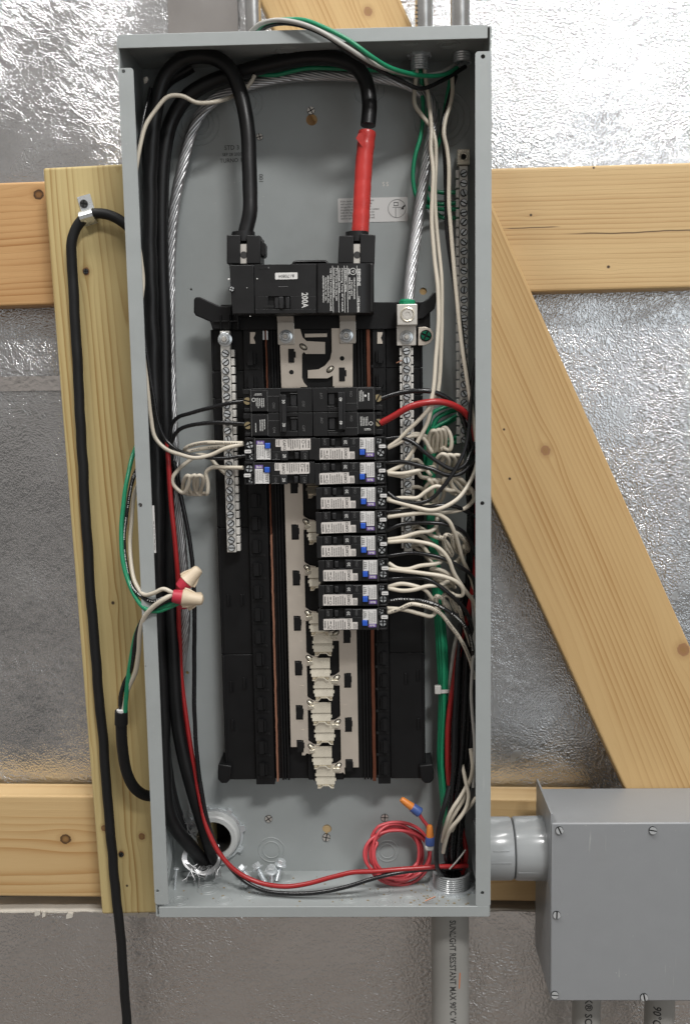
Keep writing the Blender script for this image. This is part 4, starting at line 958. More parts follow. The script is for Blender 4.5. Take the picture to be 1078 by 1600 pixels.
for i, (px, py, nm) in enumerate(((437, 702, 'upper'), (436, 739.5, 'lower'))):
    t = copy_tree(af); place(t, px, py, 180.4, f'{nm} of the two arc fault breakers in the left column', 'arc fault breakers in the left column')

def l2x(px): return (px-542)*kf
def l2z(py): return (643-py)*kf
def make_two_pole(num, style):
    t = thing('two_pole_breaker', 'x', 'breaker', (0, 0, 0)); T_ = TB; rd = random.Random(33+num)
    def b(mb, x0, y0, x1, y1, f, bk): return mb.box(l2x(x0), l2x(x1), -f, -bk, l2z(y1), l2z(y0))
    for dy in (0, 38):
        y0, y1 = 605.6+dy, 642.6+dy
        mb = MB(); b(mb, 489.5, y0, 584, y1, T_-.0055, 0); mb.build('pole_body', 'breaker_black', t, .0006)
        mb = MB()
        for a in ((489, y0, 512, y1), (538, y0, 558.5, y1), (512, y0, 538, y0+8.5), (512, y1-6, 538, y1)): b(mb, *a, T_, T_-.006)
        b(mb, 558.5, y0+1.5, 583.6, y1-2.5, T_+.0006, T_-.006); mb.build('pole_face', 'breaker_black', t, .0004)
        mb = MB(); b(mb, 513.5, y0+9, 523, y0+27, T_-.0015, T_-.0052); mb.build('handle_recess', 'soft_black', t, .0006)
        mb = MB(); b(mb, 584.4, y0+1, 596, y1-1, T_-.0060, 0); b(mb, 584.4, y0+1, 587, y1-1, T_-.002, T_-.0065); b(mb, 587, y0+1, 595.5, y0+6, T_-.0026, T_-.0065); b(mb, 587, y1-9, 597.5, y1-1, T_-.0034, T_-.0065); mb.build('terminal_block', 'breaker_black', t, .0004)
        inst('terminal_screw', SC_BRASS, t, (l2x(590.5), -T_+.0052, l2z(y0+17.5)), (0, R(15), 0), 1.12)
    mb = MB(); b(mb, 529, 613, 536, 670.4, T_+.0060, T_+.0005); b(mb, 536, 612.6, 539.4, 671, T_+.0036, T_+.0003); mb.build('handle_tie', 'soft_black', t, .0005)
    mb = MB()
    for py in (624, 660): put_text(mb, str(num), 6.4*kf, (l2x(533), -T_-.0063, l2z(py)), 90, .95, .00006)
    mb.build('lettering', 'print_white', t, smooth=0)
    mb = MB(); yy = -T_-.0009
    if style == 0:
        fineprint(mb, l2x(561), l2x(569), l2z(628), l2z(609.5), yy, 3, True, rd, .4); fineprint(mb, l2x(574), l2x(578), l2z(627.5), l2z(612), yy, 1, True, rd, .5); mb.lathe((l2x(571), yy, l2z(619)), (0, -1, 0), [(0, 1.9*kf), (.0001, 1.9*kf)], 10)
        fineprint(mb, l2x(562), l2x(575), l2z(666), l2z(649.5), yy, 5, True, rd, .42); mb.ring((l2x(579), yy, l2z(662)), (0, -1, 0), [(0, 2.2*kf), (.0001, 2.2*kf), (.0001, 3*kf), (0, 3*kf)], 14); fineprint(mb, l2x(568), l2x(580.5), l2z(673), l2z(669), yy, 2, False, rd, .45)
    else:
        fineprint(mb, l2x(562), l2x(572), l2z(633), l2z(614), yy, 3, True, rd, .4); fineprint(mb, l2x(576), l2x(579), l2z(627), l2z(612), yy, 1, True, rd, .4)
        fineprint(mb, l2x(563), l2x(577), l2z(666), l2z(649.5), yy, 5, True, rd, .42); mb.ring((l2x(580), yy, l2z(663)), (0, -1, 0), [(0, 2.2*kf), (.0001, 2.2*kf), (.0001, 3*kf), (0, 3*kf)], 14); fineprint(mb, l2x(567), l2x(580), l2z(673), l2z(669.5), yy, 2, False, rd, .45)
    mb.build('small_print', 'print_white', t, smooth=0)
    mb = MB()
    for dy in (0, 38):
        put_text(mb, 'OFF', 5.6*kf, (l2x(503), -T_-.0002, l2z(618+dy)), 90); put_text(mb, 'ON', 5.8*kf, (l2x(549), -T_-.0002, l2z(616+dy)), 90)
        b(mb, 512, 634+dy, 523, 634.6+dy, T_+.0003, T_-.001); b(mb, 558.2, 607+dy, 558.8, 640+dy, T_+.0008, T_-.001); b(mb, 540, 630+dy, 558, 630.5+dy, T_+.0003, T_-.001); b(mb, 583.6, 606+dy, 584.2, 642+dy, T_+.0008, T_-.001)
    mb.build('embossed_lettering', 'print_grey', t, smooth=0)
    return t
place(make_two_pole(40, 0), 542, 643, 0, 'black two pole 40 amp breaker with brass screws, red wire in it', 'two pole breakers')
place(make_two_pole(30, 1), 435, 644.5, 180.4, 'black two pole 30 amp breaker at top of the left column', 'two pole breakers')

# ------------------------------------------------------------------ cables and wires
def wpts(L): return [U(a, b, y) for a, b, y in L]
def wire(label, L, r, M, group=None, name='wire', cat='wire', n=9, printed=None):
    P = catmull(wpts(L), 8); mb = MB(); sd = sum(ord(c) for c in label)*.37; a_ = .0004 if r < .005 else .0009
    from mathutils import noise as mn
    Q = [p+Vector((mn.noise(p*38+Vector((sd, 0, 0))), mn.noise(p*38+Vector((0, sd, 5))), mn.noise(p*38+Vector((3, 0, sd)))))*a_*min(1., i/3, (len(P)-1-i)/3) for i, p in enumerate(P)]
    mb.tube(Q, [r*(1+.03*mn.noise(p*60+Vector((sd, 1, 2)))) for p in Q], n)
    o = tag(mb.build(name, M, smooth=60), label, cat, group)
    if printed: print_on(o, Q, r, printed)
    return o
def print_on(o, Q, r, M):
    """small printed legend along the side of a wire that faces the room"""
    rd_ = random.Random(len(Q)); mb = MB(); d = 0.
    for i in range(2, len(Q)-3):
        p, q = Q[i], Q[i+1]; t_ = (q-p); L_ = t_.length
        if L_ < 1e-5: continue
        t_ = t_/L_; n_ = (CAM-p); n_ = (n_-t_*n_.dot(t_)).normalized(); s_ = t_.cross(n_); d += L_
        if (d % .034) > .026: continue
        k_ = 0.
        while k_ < L_-.0012:
            w_ = rd_.uniform(.0006, .0012); A, B = p+t_*k_+n_*(r*1.02), p+t_*(k_+w_)+n_*(r*1.02); h_ = r*.34
            mb.add([A-s_*h_+n_*0, B-s_*h_, B+s_*h_*rd_.uniform(.2, 1), A+s_*h_*rd_.uniform(.2, 1)], [(0, 1, 2, 3)]); k_ += w_+rd_.uniform(.0004, .0009)
    if mb.f: mb.build('lettering', M, o, smooth=0)
def coil(cx, cy, rx, ry, y, dx, dy, loops, a0=0, dyy=.004, tilt=0., n=12, drx=0.):
    out = []; N = int(loops*n)
    for i in range(N+1):
        f = i/N; t = R(a0)+2*math.pi*loops*f; q = 1+drx*f+.05*math.sin(i*1.7)
        a, b = rx*q*math.cos(t), ry*q*math.sin(t); c, s = math.cos(R(tilt)), math.sin(R(tilt))
        out.append((cx+dx*f+a*c-b*s, cy+dy*f+a*s+b*c, y+dyy*math.sin(t)+.004*(f-.5)))
    return out
def stranded(name, label, L, R0, rs, n, twist, M, cat):
    P = catmull(wpts(L), 10); T_, F = frames(P); mb = MB(); d = [0.]
    for i in range(1, len(P)): d.append(d[-1]+(P[i]-P[i-1]).length)
    for k in range(n):
        Q = []
        for p, (a, b), s in zip(P, F, d):
            t = 2*math.pi*(k/n+s*twist); Q.append(p+a*(R0*math.cos(t))+b*(R0*math.sin(t)))
        mb.tube(Q, rs, 6)
    mb.tube(P, R0*.62, 8)
    return tag(mb.build(name, M, smooth=60), label, cat)

# --- the feeder cables
rc = .0077
ca = [(382, 372, .030), (390, 330, .032), (391, 285, .035), (388, 210, .040), (378, 150, .044), (357, 105, .046), (325, 88, .047), (292, 90, .048), (264, 112, .050), (248, 150, .052), (239, 210, .054), (235, 300, .056), (235, 400, .056), (238, 500, .056), (241, 600, .057), (245, 720, .058), (247, 850, .058), (248, 990, .060), (255, 1120, .060), (258, 1210, .058), (264, 1267, .058), (281, 1302, .062), (306, 1332, .070), (322, 1352, .080)]
wire('thick black feeder cable looping over to the left lug of the main breaker', ca, rc, 'cable_black', 'thick black feeder cables', 'feeder_cable', 'cable', 18)
cb = [(575, 196, .040), (577, 160, .044), (570, 124, .048), (552, 102, .052), (520, 91, .056), (480, 90, .060), (430, 99, .064), (380, 112, .068), (330, 128, .070), (292, 152, .071), (268, 190, .072), (257, 240, .072), (253, 300, .072), (253, 400, .072), (257, 520, .071), (258, 620, .070), (262, 740, .069), (265, 860, .068), (269, 990, .066), (277, 1120, .064), (286, 1175, .062), (300, 1230, .062), (316, 1283, .066), (329, 1325, .072), (336, 1348, .082)]
cable_b = thing('feeder_cable', 'thick black feeder cable with red tape running to the right lug', 'cable', U(575, 196, .04), 'thick black feeder cables')
MB().tube(catmull(wpts(cb), 8), rc, 18).build('cable_jacket', 'cable_black', cable_b, smooth=60)
tp = [(562, 374, .030), (564, 340, .031), (566, 300, .033), (569, 250, .036), (572, 222, .038), (573.5, 206, .0392)]
P = catmull(wpts(tp), 12); rt_ = random.Random(2); rr = [rc*(1.12+.05*((i % 5)/5.)+rt_.uniform(-.015, .015)) for i in range(len(P))]; rr[-2] = rc*1.2; rr[-1] = rc*1.12
MB().tube(P, rr, 18).build('red_tape', 'tape_red', cable_b, smooth=40)
q = [U(556, 216, .028), U(560, 208, .028), U(569, 208, .028), U(568, 232, .028)]
MB().prism([(v.x, v.z) for v in q], .0285, .0292).build('tape_flap', 'tape_red', cable_b)
wire('thinner black cable hugging the left cabinet wall', [(300, 104, .085), (262, 128, .086), (240, 165, .086), (229, 240, .087), (226, 400, .087), (231, 600, .087), (240, 800, .087), (247, 950, .087), (256, 1120, .086), (262, 1200, .084), (275, 1260, .082), (292, 1310, .084), (312, 1346, .088)], .0060, 'cable_black', None, 'cable', 'cable', 14)
stranded('neutral_cable', 'bare stranded aluminium cable arching over the top to the large lug', [(637, 482, .040), (639, 455, .044), (644, 410, .052), (651, 360, .060), (658, 310, .066), (664, 262, .070), (671, 215, .073), (678, 180, .075), (668, 152, .076), (640, 133, .077), (600, 123, .078), (540, 118, .080), (470, 119, .082), (410, 127, .083), (360, 143, .083), (322, 168, .082), (301, 205, .081), (288, 250, .080), (277, 300, .079), (270, 350, .078), (266, 420, .078), (266, 520, .077), (268, 620, .076), (272, 700, .074), (277, 790, .072), (285, 870, .072), (289, 930, .072), (289, 985, .074), (284, 1030, .078), (276, 1080, .084)], .0046, .00148, 10, 10., 'alu', 'cable')
# loose strands where the bare neutral leaves through the floor
fs_ = thing('neutral_strands', 'bundle of loose bare aluminium strands at lower left of the cabinet', 'cable', U(318, 1365, .07)); rd = random.Random(8)
mb = MB()
for i in range(9):
    j = i*1.7-7; mb.tube(catmull(wpts([(289+i*.8, 1326-j*.2, .070), (285+i*.9, 1342+j*.2, .066), (290+i*1.4, 1356+j*.35-i*.6, .062), (306+i, 1366+j*.3-i*.8, .060), (325+i*.3, 1368+j*.2-i*1.3, .060), (340-i*.2, 1357-i*.9, .062), (344-i*.4, 1340, .066), (342-i*.8, 1322+j*.3, .074)]), 6), .00075, 6)
for i in range(20):
    a = rd.uniform(292, 345); b = rd.uniform(1350, 1368); mb.tube(catmull(wpts([(a, b, .064), (a-rd.uniform(-3, 9), b+rd.uniform(4, 10), .060), (a-rd.uniform(-2, 15), b+rd.uniform(8, 20), .056)]), 4), .0005, 5)
for i in range(16):
    a = rd.uniform(300, 338); mb.tube(catmull(wpts([(a, 1352, .074), (a+rd.uniform(-14, 4), 1358+rd.uniform(-4, 4), .066), (a+rd.uniform(-22, 8), 1362+rd.uniform(-6, 6), .060)]), 4), .0006, 5)
mb.build('strand_bundle', 'alu', fs_, smooth=60)
mb = MB()
for i in range(14):
    a, b = rd.uniform(288, 300), rd.uniform(1255, 1300); mb.tube(catmull(wpts([(a-4, b-8, .082), (a+rd.uniform(-6, 2), b+rd.uniform(-2, 8), .080), (a+rd.uniform(0, 8), b+rd.uniform(4, 14), .082), (a+12, b+rd.uniform(6, 20), .088)]), 5), .0005, 5)
mb.build('strand_bundle', 'alu', fs_, smooth=60)

# --- ordinary wires
r12 = .0022
G1 = 'wires on the left side'; G2 = 'wires on the right side'
wire('red wire running down the left cable bundle and across the cabinet floor', [(262, 690, .046), (264, 730, .044), (267, 780, .044), (273, 840, .044), (278, 900, .047), (279, 945, .056), (281, 1000, .066), (284, 1060, .070), (290, 1110, .068), (298, 1165, .064), (306, 1210, .060), (314, 1255, .054), (326, 1300, .048), (345, 1336, .044), (368, 1360, .042), (400, 1377, .040), (440, 1385, .038), (480, 1381, .038), (520, 1370, .038), (550, 1363, .037), (590, 1361, .036), (640, 1357, .040), (690, 1354, .046), (730, 1353, .056)], .0027, 'wire_red', None)
wire('glossy black wire paired with the red one across the floor', [(272, 720, .060), (282, 770, .058), (294, 830, .057), (302, 890, .057), (304, 960, .056), (304, 1040, .056), (304, 1110, .055), (308, 1180, .054), (316, 1240, .052), (328, 1295, .050), (343, 1330, .048), (362, 1358, .046), (385, 1378, .042), (410, 1391, .038), (450, 1396, .034), (500, 1394, .032), (540, 1386, .032), (580, 1374, .033), (620, 1364, .038), (660, 1359, .044), (700, 1357, .050), (722, 1357, .054)], .0024, 'wire_black', None)
wire('upper black wire curving into the 30 amp breaker', [(263, 720, .050), (265, 690, .046), (269, 664, .042), (279, 652, .038), (300, 645, .034), (330, 637, .028), (360, 630, .022), (388, 626.5, .020)], r12, 'wire_black', G1)
wire('lower black wire curving into the 30 amp breaker', [(264, 740, .052), (265, 712, .046), (269, 689, .042), (280, 672, .038), (300, 664, .034), (330, 660.5, .028), (360, 661, .022), (388, 663, .020)], r12, 'wire_black', G1)
wire('long white wire from the roof down the left wall to upper arc fault breaker', [(398, 118, .062), (388, 134, .060), (366, 149, .058), (338, 159, .040), (308, 160, .036), (285, 150, .034), (264, 151, .032), (246, 169, .030), (228, 197, .026), (218, 237, .022), (211, 290, .020), (212, 350, .022), (220, 402, .026), (224, 438, .028), (221, 470, .026), (221, 515, .026), (226, 565, .028), (232, 615, .030), (236, 650, .032), (243, 684, .032), (260, 702, .030), (285, 711, .028), (305, 715, .026), (329, 711, .024), (354, 700, .020), (380, 694, .019)], .0022, 'wire_white', G1)
wire('long thin black wire down the left wall to upper arc fault breaker', [(236, 138, .050), (226, 180, .040), (217, 225, .034), (210, 262, .030), (208, 330, .030), (213, 400, .032), (223, 440, .034), (222, 490, .032), (230, 552, .034), (239, 612, .034), (248, 660, .034), (260, 688, .033), (280, 704, .030), (305, 712, .027), (334, 716, .024), (360, 715, .021), (386, 712, .019)], .0019, 'wire_black', G1)
wire('short white pigtail bent back from upper left arc fault breaker', [(380, 692.5, .019), (350, 692, .024), (322, 691.5, .030), (302, 695, .036), (290, 701, .042), (291, 706, .050), (305, 703, .054), (330, 699, .052), (352, 698, .049)], r12, 'wire_white', G1, printed='ink_soft')
wire('white wire with a small three turn coil, left arc fault breakers', [(380, 731, .019), (350, 730, .026), (331, 731, .034), (322, 739, .038), (325, 755, .038), (324, 771, .038)]+coil(315, 757, 9, 15, .040, -22, 1, 2.6, 60, .010, 8)+[(287, 770, .042), (271, 757, .044), (270, 747, .044), (280, 733, .046), (296, 720, .048), (310, 711, .052), (326, 713, .056), (338, 726, .056), (352, 740, .049)], r12, 'wire_white', G1)

# roof hubs: whites and blacks to the right breakers
wire('white wire dropping from the roof hub to the second right arc fault breaker', [(652, 100, .074), (648, 140, .070), (648, 164, .066), (660, 182, .062), (673, 199, .056), (680, 222, .052), (681, 250, .050), (679, 290, .048), (680, 330, .046), (684, 378, .042), (689, 430, .036), (690, 498, .030), (688, 560, .026), (684, 612, .022), (674, 637, .018), (668, 660, .017), (653, 689, .018), (641, 711, .020), (628, 726, .020), (605, 738, .019)], r12, 'wire_white', G2)
wire('white wire dropping from the roof hub to the topmost right arc fault breaker', [(662, 100, .074), (668, 145, .066), (672, 176, .058), (674, 204, .050), (673, 232, .046), (677, 270, .042), (675, 312, .040), (674, 345, .038), (678, 395, .034), (684, 453, .028), (685, 500, .023), (681, 558, .018), (676, 612, .013), (669, 638, .011), (652, 658, .013), (636, 673, .015), (622, 687, .017), (607, 698.5, .019)], r12, 'wire_white', G2)
wire('white wire from the right roof hub slipping behind the right flange', [(706, 120, .066), (707, 142, .062), (703, 164, .058), (696, 186, .054), (693, 208, .050), (698, 232, .048), (701, 262, .046), (701, 302, .046), (703, 345, .044), (708, 410, .040), (714, 470, .036), (720, 530, .032), (729, 590, .028), (738, 645, .024), (744, 690, .022)], r12, 'wire_white', G2)
wire('black wire from the right roof hub beside the ground bar', [(712, 118, .070), (700, 160, .066), (690, 202, .060), (694, 236, .058), (696, 280, .056), (697, 330, .052), (699, 372, .048), (709, 440, .042), (720, 510, .036), (728, 575, .032), (738, 636, .028), (745, 700, .024)], r12, 'wire_black', G2)
wire('green wire hanging from the roof hub and looping to the ground bar, leftmost', [(656, 104, .076), (660, 152, .074), (661, 182, .072), (657, 212, .070), (648, 246, .068), (645, 278, .068), (650, 306, .070), (662, 321, .074), (680, 326, .080), (716, 327, .086)], r12, 'wire_green', G2)
wire('green wire from the roof hub looping to the ground bar, middle', [(660, 104, .078), (668, 160, .078), (669, 190, .077), (667, 222, .076), (661, 254, .076), (660, 282, .077), (666, 308, .080), (680, 318, .084), (716, 317, .087)], r12, 'wire_green', G2)
wire('green wire from the right roof hub looping to the ground bar, uppermost', [(704, 120, .074), (698, 152, .074), (691, 196, .076), (683, 228, .078), (671, 252, .081), (664, 276, .083), (670, 295, .086), (692, 301, .088), (716, 300, .088)], r12, 'wire_green', G2)
wire('lowest green wire reaching the ground bar below its loops', [(666, 240, .084), (663, 290, .086), (672, 322, .088), (682, 333, .089), (692, 340, .089), (716, 340, .088)], r12, 'wire_green', G2)
# the trio looping out over the top edge
wire('green wire looped over the top edge of the cabinet', [(400, 50, .030), (412, 37, .010), (440, 31, -.004), (478, 32, -.008), (507, 43, -.010), (545, 63, -.010), (580, 88, -.006), (608, 105, .006), (637, 114, .020), (662, 118, .036), (692, 117, .052), (714, 106, .070)], r12, 'wire_green', 'wires looped over the top edge')
wire('grey white wire looped over the top edge of the cabinet', [(392, 50, .030), (408, 37, .008), (435, 31.5, -.005), (466, 36, -.011), (498, 48, -.013), (536, 70, -.012), (566, 89, -.006), (592, 103, .008), (640, 117, .026), (680, 116, .048), (712, 102, .074)], r12, 'wire_grey', 'wires looped over the top edge')
wire('black wire looped over the top edge of the cabinet', [(404, 51, .030), (420, 40, .010), (447, 36, -.003), (480, 43, -.010), (512, 58, -.011), (548, 84, -.004), (590, 108, .012), (625, 126, .028), (656, 138, .040), (690, 126, .056), (727, 104, .072)], r12, 'wire_black', 'wires looped over the top edge')
wire('dark green wire lying along the bare cable under the roof', [(397, 115, .074), (427, 118, .072), (457, 111, .070), (490, 106, .068), (540, 108, .068), (590, 110, .068), (640, 114, .072), (657, 106, .076)], r12, 'wire_green', G2)

# breaker wires on the right
wire('black wire bowing from the upper pole of the 40 amp breaker', [(596, 623, .017), (617, 616, .015), (645, 611, .013), (673, 612, .014), (696, 621, .018), (714, 637, .024), (726, 663, .030), (732, 700, .034), (731, 760, .038), (736, 830, .040), (738, 920, .044), (736, 1040, .050), (728, 1180, .056), (716, 1300, .060), (708, 1370, .062)], .0027, 'wire_black', G2)
wire('thick red wire bowing from the lower pole of the 40 amp breaker', [(595, 661, .017), (617, 649, .013), (641, 636, .009), (663, 629.5, .008), (688, 628, .011), (710, 634, .017), (727, 646, .024), (738, 664, .028), (745, 700, .030), (746, 800, .034), (742, 900, .040), (730, 965, .046), (721, 994, .050), (715, 1026, .052), (709, 1066, .053), (703, 1107, .054), (700, 1150, .055), (701, 1210, .057), (712, 1290, .060), (718, 1360, .062)], .0034, 'wire_red', G2)
rows = [701, 739.5, 778, 816, 854, 891.5, 930.5, 968]
wire('black wire from first right arc fault breaker dipping behind white coils', [(603, 686, .020), (626, 684, .017), (645, 691, .015), (663, 706, .013), (684, 722, .012), (706, 733, .013), (724, 728, .018), (737, 705, .026), (746, 680, .030)], r12, 'wire_black', G2)
wire('black wire from second right arc fault breaker sweeping right', [(603, 723, .020), (632, 722, .018), (654, 727, .016), (676, 733, .014), (699, 742, .014), (717, 741, .017), (730, 731, .022), (742, 712, .028)], r12, 'wire_black', G2)
wire('black wire from third right arc fault breaker sweeping up to the right', [(606, 770, .020), (618, 779, .017), (634, 785, .014), (654, 786, .012), (673, 780, .011), (691, 762, .010), (709, 737, .011), (724, 706, .014), (732, 673, .018), (735, 640, .022), (738, 600, .028), (744, 560, .034)], r12, 'wire_black', G2)
wire('white wire from third right arc fault breaker sweeping up to the right', [(605, 781, .019), (628, 787, .014), (654, 794, .010), (673, 797, .009), (691, 793, .009), (714, 780, .011), (730, 760, .016), (741, 738, .022), (747, 715, .028)], r12, 'wire_white', G2)
wire('black wire from fourth right arc fault breaker', [(603, 800, .020), (626, 799, .018), (645, 796, .016), (664, 793, .015), (686, 790, .015), (710, 791, .018), (728, 799, .024), (744, 808, .030)], r12, 'wire_black', G2)
wire('white wire from fourth right arc fault breaker bending down', [(606, 808, .019), (636, 804, .014), (663, 801.5, .011), (686, 804, .011), (701, 814, .013), (708, 828, .016), (714, 845, .022), (722, 872, .030), (736, 905, .038), (744, 940, .042)], r12, 'wire_white', G2)
wire('white wire circling behind the coils at the right flange', [(606, 804, .021), (622, 797, .026), (645, 796, .030), (684, 801, .026), (710, 799, .022), (728, 793, .022), (740, 780, .024), (738, 767, .028), (727, 758, .032), (716, 752, .036)], r12, 'wire_white', G2)
wire('black wire from fifth right arc fault breaker arching right', [(604, 829, .020), (626, 820, .018), (654, 817, .016), (691, 818, .016), (710, 823, .018), (727, 835, .024), (741, 860, .032), (746, 900, .038)], r12, 'wire_black', G2)
wire('white wire from fifth right arc fault breaker rising into a coil', [(606, 843, .019), (626, 840, .018), (654, 832, .018), (674, 829, .019), (682, 821, .022), (683, 808, .028), (684, 796, .034)], r12, 'wire_white', G2)
wire('white wire from fifth right arc fault breaker sweeping far down right', [(606, 847, .018), (636, 845, .014), (654, 847, .012), (673, 851, .011), (688, 859, .011), (701, 875, .013), (709, 895, .017), (723, 918, .024), (741, 944, .032), (747, 980, .038)], r12, 'wire_white', G2)
wire('black wire from sixth right arc fault breaker', [(604, 869, .020), (642, 864, .017), (662, 866, .015), (693, 873, .014), (719, 886, .019), (738, 903, .027), (745, 940, .034)], r12, 'wire_black', G2)
wire('white wire from sixth right arc fault breaker folding back to the bar', [(607, 880, .019), (621, 888, .017), (638, 889, .016), (656, 884, .016), (680, 881, .016), (689, 877, .018), (684, 873, .022), (674, 871, .028), (664, 858, .036), (656, 851, .042), (643, 853, .050)], r12, 'wire_white', G2)
wire('white wire from sixth right arc fault breaker ending in flat turns', [(605, 889, .018), (631, 892, .014), (662, 896, .012), (693, 901, .012), (713, 909, .014), (723, 920, .018), (722, 930, .021), (711, 930, .024), (699, 922, .026), (690, 912, .028)], r12, 'wire_white', G2)
wire('black wire from seventh right arc fault breaker', [(604, 905, .020), (631, 903, .017), (658, 903, .015), (678, 910, .014), (699, 926, .016), (715, 940, .021), (728, 956, .028), (738, 985, .036), (742, 1040, .044)], r12, 'wire_black', G2)
wire('white wire from seventh right arc fault breaker, dipping strand', [(606, 917, .019), (627, 912, .016), (650, 916, .015), (664, 922, .016), (674, 934, .020), (682, 944, .026), (690, 950, .032)], r12, 'wire_white', G2)
wire('white wire from seventh right arc fault breaker, level strand', [(606, 919, .018), (627, 923, .014), (648, 921, .013), (666, 916, .013), (686, 914, .016), (700, 908, .022)], r12, 'wire_white', G2)
wire('black wire from the lowest right arc fault breaker', [(604, 939, .020), (631, 936, .016), (656, 938, .014), (682, 945, .013), (707, 960, .016), (727, 980, .024), (737, 1010, .034), (740, 1070, .044)], r12, 'wire_black', G2, printed='print_white')
wire('white wire from the lowest right arc fault breaker, hooked upward', [(604, 950, .019), (631, 953, .016), (658, 960, .015), (673, 963, .017), (680, 957, .020), (681, 944, .026), (683, 934, .032)], r12, 'wire_white', G2)
wire('white wire from the lowest right arc fault breaker running down right', [(606, 957, .018), (625, 951, .014), (642, 944, .012), (658, 946, .012), (674, 950, .013), (688, 958, .016), (703, 977, .021), (719, 999, .028), (733, 1028, .036), (741, 1060, .042)], r12, 'wire_white', G2, printed='ink_soft')
# white pigtail coils between the breakers and the neutral bar
wire('tight white coil at first right arc fault breaker', [(606, 700, .019), (623, 692, .018), (638, 683, .019), (650, 681, .021), (662, 686, .023), (669, 697, .025), (674, 706, .027)]+coil(672, 689, 5, 17, .029, 21, -1, 3.1, 70, .009, 5)+[(690, 702, .034), (686, 690, .036), (688, 674, .034), (695, 668, .030), (702, 676, .026), (705, 692, .026), (702, 703, .028), (694, 701, .032), (689, 694, .040)], r12, 'wire_white', G2)
wire('larger white coil hanging below the tight one, second right breaker', [(606, 739, .018), (628, 740, .015), (646, 737, .015), (662, 733, .018), (676, 730, .022)]+coil(685, 724, 8, 15, .028, 34, 1, 3.4, 90, .009, 20)+[(716, 740, .036), (700, 744, .040), (690, 740, .046)], r12, 'wire_white', G2)
wire('white coil at third right arc fault breaker', [(606, 740.5, .018), (632, 744, .020), (652, 738, .026), (658, 745, .028), (668, 747, .029), (678, 750, .029)]+coil(666, 766, 8, 17, .029, 22, 2, 2.5, -80, .009, 10)+[(672, 790, .030), (656, 784, .028), (648, 780, .030), (640, 776, .044)], r12, 'wire_white', G2)
wire('loose white coil right of the third one, against the flange', [(605, 779, .020), (630, 778, .018), (652, 778, .016), (666, 768, .016), (682, 760, .016), (700, 766, .018)]+coil(700, 758, 7, 17, .025, 24, 0, 2.2, 70, .008, -42), r12, 'wire_white', G2)
wire('white coil at fifth right arc fault breaker', [(643, 826, .050), (652, 823, .042), (662, 828, .034), (676, 837, .028), (690, 842, .026)]+coil(692, 854, 6, 17, .027, 34, -8, 2.6, -60, .009, -28)+[(730, 838, .034), (728, 860, .040), (714, 880, .044)], r12, 'wire_white', G2, printed='ink_soft')
wire('white strand behind the fifth right breaker coil', [(643, 838, .050), (656, 836, .044), (670, 845, .038), (684, 858, .034), (692, 872, .034), (705, 880, .036), (718, 872, .038), (719, 855, .040), (706, 842, .042)], r12, 'wire_white', G2)
wire('flattened white coil at sixth right arc fault breaker', [(643, 852, .052), (662, 865, .042), (678, 886, .034)]+coil(688, 897, 17, 7, .029, 8, 14, 2.2, 200, .007, 18)+[(710, 918, .036)], r12, 'wire_white', G2)
wire('white coil at seventh right arc fault breaker', [(672, 935, .028)]+coil(684, 946, 5, 15, .028, 30, -6, 2.4, 120, .008, -28)+[(718, 955, .036), (724, 975, .040), (736, 1010, .044)], r12, 'wire_white', G2, printed='ink_soft')
wire('white strand hanging straight from the fourth coil to the fifth', [(676, 788, .034), (682, 800, .036), (682, 826, .040), (688, 842, .044)], r12, 'wire_white', G2)
for i, (py, px2, py2) in enumerate(((563, 690, 640), (602, 684, 655), (679, 668, 684), (720, 664, 732), (762, 660, 764))[2:]):
    wire(f'white stub entering the right neutral bar, {ords[i]} from the top', [(643, py, .052), (652, py-1, .050), (px2, py2, .046), (px2+10, py2+12, .044)], r12, 'wire_white', G2)

# green grounds
gx = [(678, 0, .070), (683, 1, .066), (688, 2, .063), (693, 3, .067)]
for i, (px, k_, yy) in enumerate(gx):
    o = i-1.5
    wire(['leftmost', 'second', 'third', 'rightmost'][i]+' green wire of the tied bundle down the right side', [(714, (640, 652, 683, 690)[i], .088), (700, (644, 660, 688, 694)[i], .086), (681+i*2, (656, 672, 694, 700)[i], .084), (670+i*3, 705, .080), (669+i*3, 780, .074), (674+i*3, 870, .072), (681+i*3.4, 960, yy+.002), (685+i*3.6, 1020, yy), (688+i*2.8, 1078, yy-.002), (687+i*2.8, 1140, yy), (686+i*2.4, 1190, yy), (690+i*2.2, 1240, yy-.002), (698+i*1.6, 1310, yy-.004), (703+i, 1370, .062)], .0027, 'wire_green', 'tied green ground wires')
wire('short green wire arching to the ground bar behind the red wire', [(668, 690, .080), (669, 665, .078), (676, 646, .076), (695, 636, .078), (714, 634, .085)], r12, 'wire_green', G2)
wire('green wire rising behind the second white coil', [(664, 760, .082), (662, 720, .080), (668, 690, .080), (681, 668, .080), (698, 658, .082), (716, 647, .086)], r12, 'wire_green', G2)
